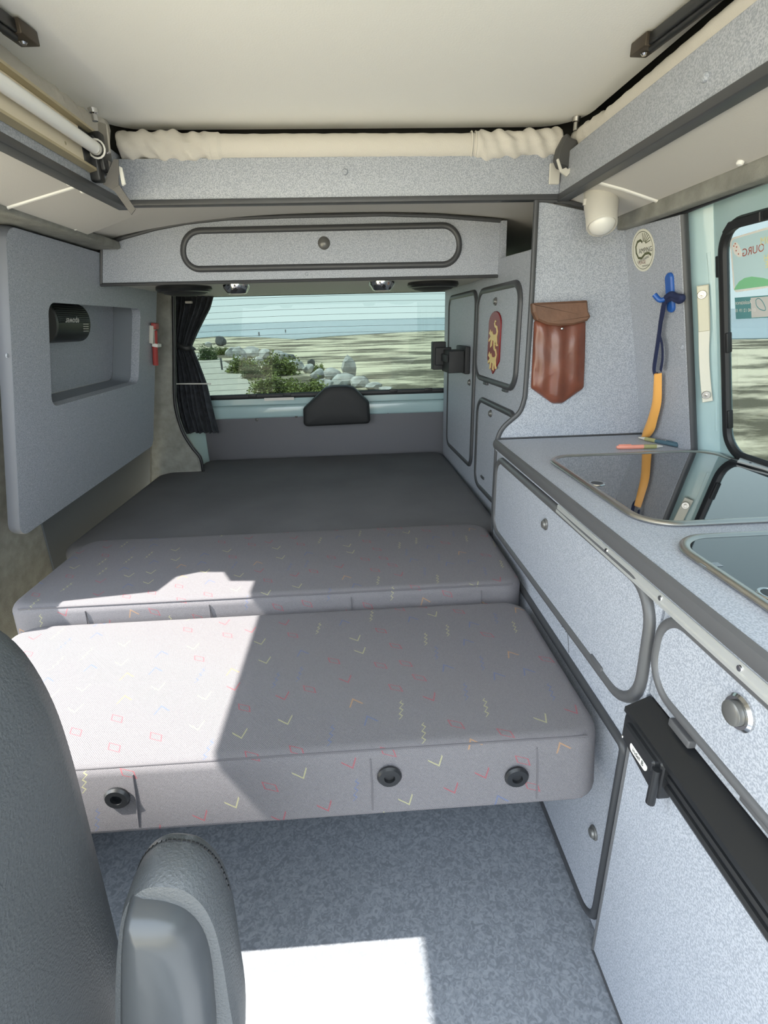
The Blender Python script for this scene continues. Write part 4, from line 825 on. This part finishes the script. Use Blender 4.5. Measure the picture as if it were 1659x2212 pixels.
SEA = mat('pale blue sea', (.20, .27, .30), .25, bump=.3, bscale=.6, var=.25, vscale=.05)
def gp(px, py):                                  # pixel -> spot on the sloping beach
    n = V(-.0035, -.0105, 1.); return on((V(0, 0, GZ), n), px, py)
shore = [gp(380, 735), gp(470, 727), gp(560, 729), gp(640, 734), gp(720, 727), gp(850, 719), gp(967, 714)]
sheet('sea', [(-3000, 300)]+[(p[0], p[1]) for p in shore]+[tuple(gp(1560, 734)[:2]), tuple(gp(1800, 730)[:2]), (60, -300), (3000, -300), (3000, 4000), (-3000, 4000)], SEA, .06, 'pale blue sea beyond the beach', 'sea')
PATH = mat('pale gravel path', (.42, .39, .33), .95, var=.1, vscale=3)
pp = [gp(455, 862), gp(560, 862), gp(538, 825), gp(500, 790), gp(455, 765), gp(428, 763)]
sheet('path', [(p[0], p[1]) for p in pp]+[(-9, 16)], PATH, .02, 'light gravel path left of the rocks', 'path')
ROCK = mat('pale weathered rock', (.42, .41, .39), .9, bump=.8, bscale=9, var=.35, vscale=5); ROCKD = mat('dark grey rock', (.11, .11, .11), .9, bump=.8, bscale=9, var=.3, vscale=5)
def rock(px, py, wpx, hpx, m, label):
    c = gp(px, py); dist = np.linalg.norm(c-EYEP); w_ = wpx/FPX*dist*.5; h = hpx/FPX*dist; bm = bmesh.new(); bmesh.ops.create_icosphere(bm, subdivisions=2, radius=1)
    s = random.random()*50; ax_ = [unit(rng.normal(size=3)) for _ in range(7)]; v = []
    for q_ in bm.verts:
        d = V(*q_.co); k = 1.
        for a in ax_: k = min(k, .66/max(.05, d @ a)) if d @ a > .0 else k
        v.append(c+d*k*V(w_, w_*.8, h*.62)+V(0, 0, h*.42))
    f = [[q_.index for q_ in fc.verts] for fc in bm.faces]; bm.free(); return mk('rock', v, f, m, label=label, cat='rock', group='rocks along the beach path')
rocks = [(476, 747, 26, 18, 1), (450, 750, 16, 10, 0), (500, 772, 30, 20, 0), (520, 778, 34, 26, 0), (545, 772, 40, 22, 0), (573, 776, 34, 20, 0), (600, 786, 40, 26, 0), (628, 786, 30, 20, 1), (640, 800, 44, 26, 0), (668, 806, 34, 20, 0), (690, 820, 40, 24, 0), (718, 822, 48, 26, 0), (752, 815, 38, 44, 0), (740, 832, 60, 26, 0), (775, 836, 50, 22, 0), (785, 826, 26, 14, 1), (805, 842, 44, 16, 0), (832, 846, 36, 12, 0), (700, 842, 50, 22, 0), (556, 790, 30, 18, 0), (585, 800, 34, 18, 0), (512, 792, 26, 22, 0), (672, 792, 18, 16, 1), (530, 766, 24, 12, 0), (615, 776, 22, 14, 0)]
ORD = 'first second third fourth fifth sixth seventh eighth ninth tenth eleventh twelfth thirteenth fourteenth fifteenth sixteenth seventeenth eighteenth nineteenth twentieth twenty-first'.split()
cnt = [0, 0]
for (a, b, c, d, k) in sorted(rocks):
    rock(a, b, c, d, ROCKD if k else ROCK, ('dark grey boulder beside the path, %s dark one from the curtain' if k else 'pale jagged boulder beside the path, %s pale one from the curtain') % ORD[cnt[k]]); cnt[k] += 1
LEAF = mat('olive green scrub', (.17, .20, .055), .8, var=.45, vscale=6); LEAF2 = mat('dark green scrub', (.09, .13, .05), .8, var=.4, vscale=6)
def bush(px, py, wpx, hpx, m, label):
    c = gp(px, py); dist = np.linalg.norm(c-EYEP); w_ = wpx/FPX*dist*.5; h = hpx/FPX*dist; nq = 1500; v = []; f = []
    d = rng.normal(size=(nq, 3)); d /= np.linalg.norm(d, axis=1)[:, None]; d[:, 2] = abs(d[:, 2]); r_ = rng.uniform(.45, 1.0, nq)*(1+.18*np.sin(d[:, 0]*7+px)+.15*np.sin(d[:, 1]*9)); s = .055*(w_+h)
    for i in range(nq):
        p = c+d[i]*r_[i]*V(w_, w_*.7, h); a = unit(rng.normal(size=3)); b = unit(np.cross(a, rng.normal(size=3))); k = len(v); v += [p-a*s*.35, p+b*s, p+a*s*.35, p-b*s*.6]; f.append([k, k+1, k+2, k+3])
    t = thing('bush', label, 'bush', c, 'scrub beside the beach path'); mk('foliage', v, f, m, t); tube('stem', [c-V(0, 0, .05), c+V(0, 0, h*.5)], max(.02, w_*.04), ROCKD, t, 6)
for a in ((450, 778, 44, 26, LEAF2, 'dark scrub clump next to the curtain beside the path'), (482, 766, 36, 14, LEAF, 'small scrub clump behind the dark clump by the path'), (525, 806, 70, 32, LEAF, 'olive scrub clump at the middle of the row of rocks'), (545, 818, 50, 28, LEAF2, 'dark green scrub clump at the edge of the gravel path'), (600, 810, 90, 42, LEAF, 'broad olive scrub clump among the pale boulders'), (592, 848, 92, 38, LEAF, 'large olive scrub clump nearest the rear window'), (672, 856, 110, 34, LEAF, 'olive scrub clump behind the black latch cover'), (690, 806, 30, 18, LEAF, 'olive scrub clump below the dark boulder')): bush(*a)
po = gp(480, 800); tube('post', [po, po+V(0, 0, .45)], .035, ROCKD, label='thin dark post standing at the edge of the path', cat='post')
for p, lab in (((617, 719), 'tiny dark marker post on the sand spit by the water'), ((560, 726), 'tiny dark marker post on the open beach left of the spit')):
    c = gp(*p); tube('marker_post', [c, c+V(0, 0, .3), c+V(0, 0, .5)], .09, ROCKD, seg=8, label=lab, cat='post')
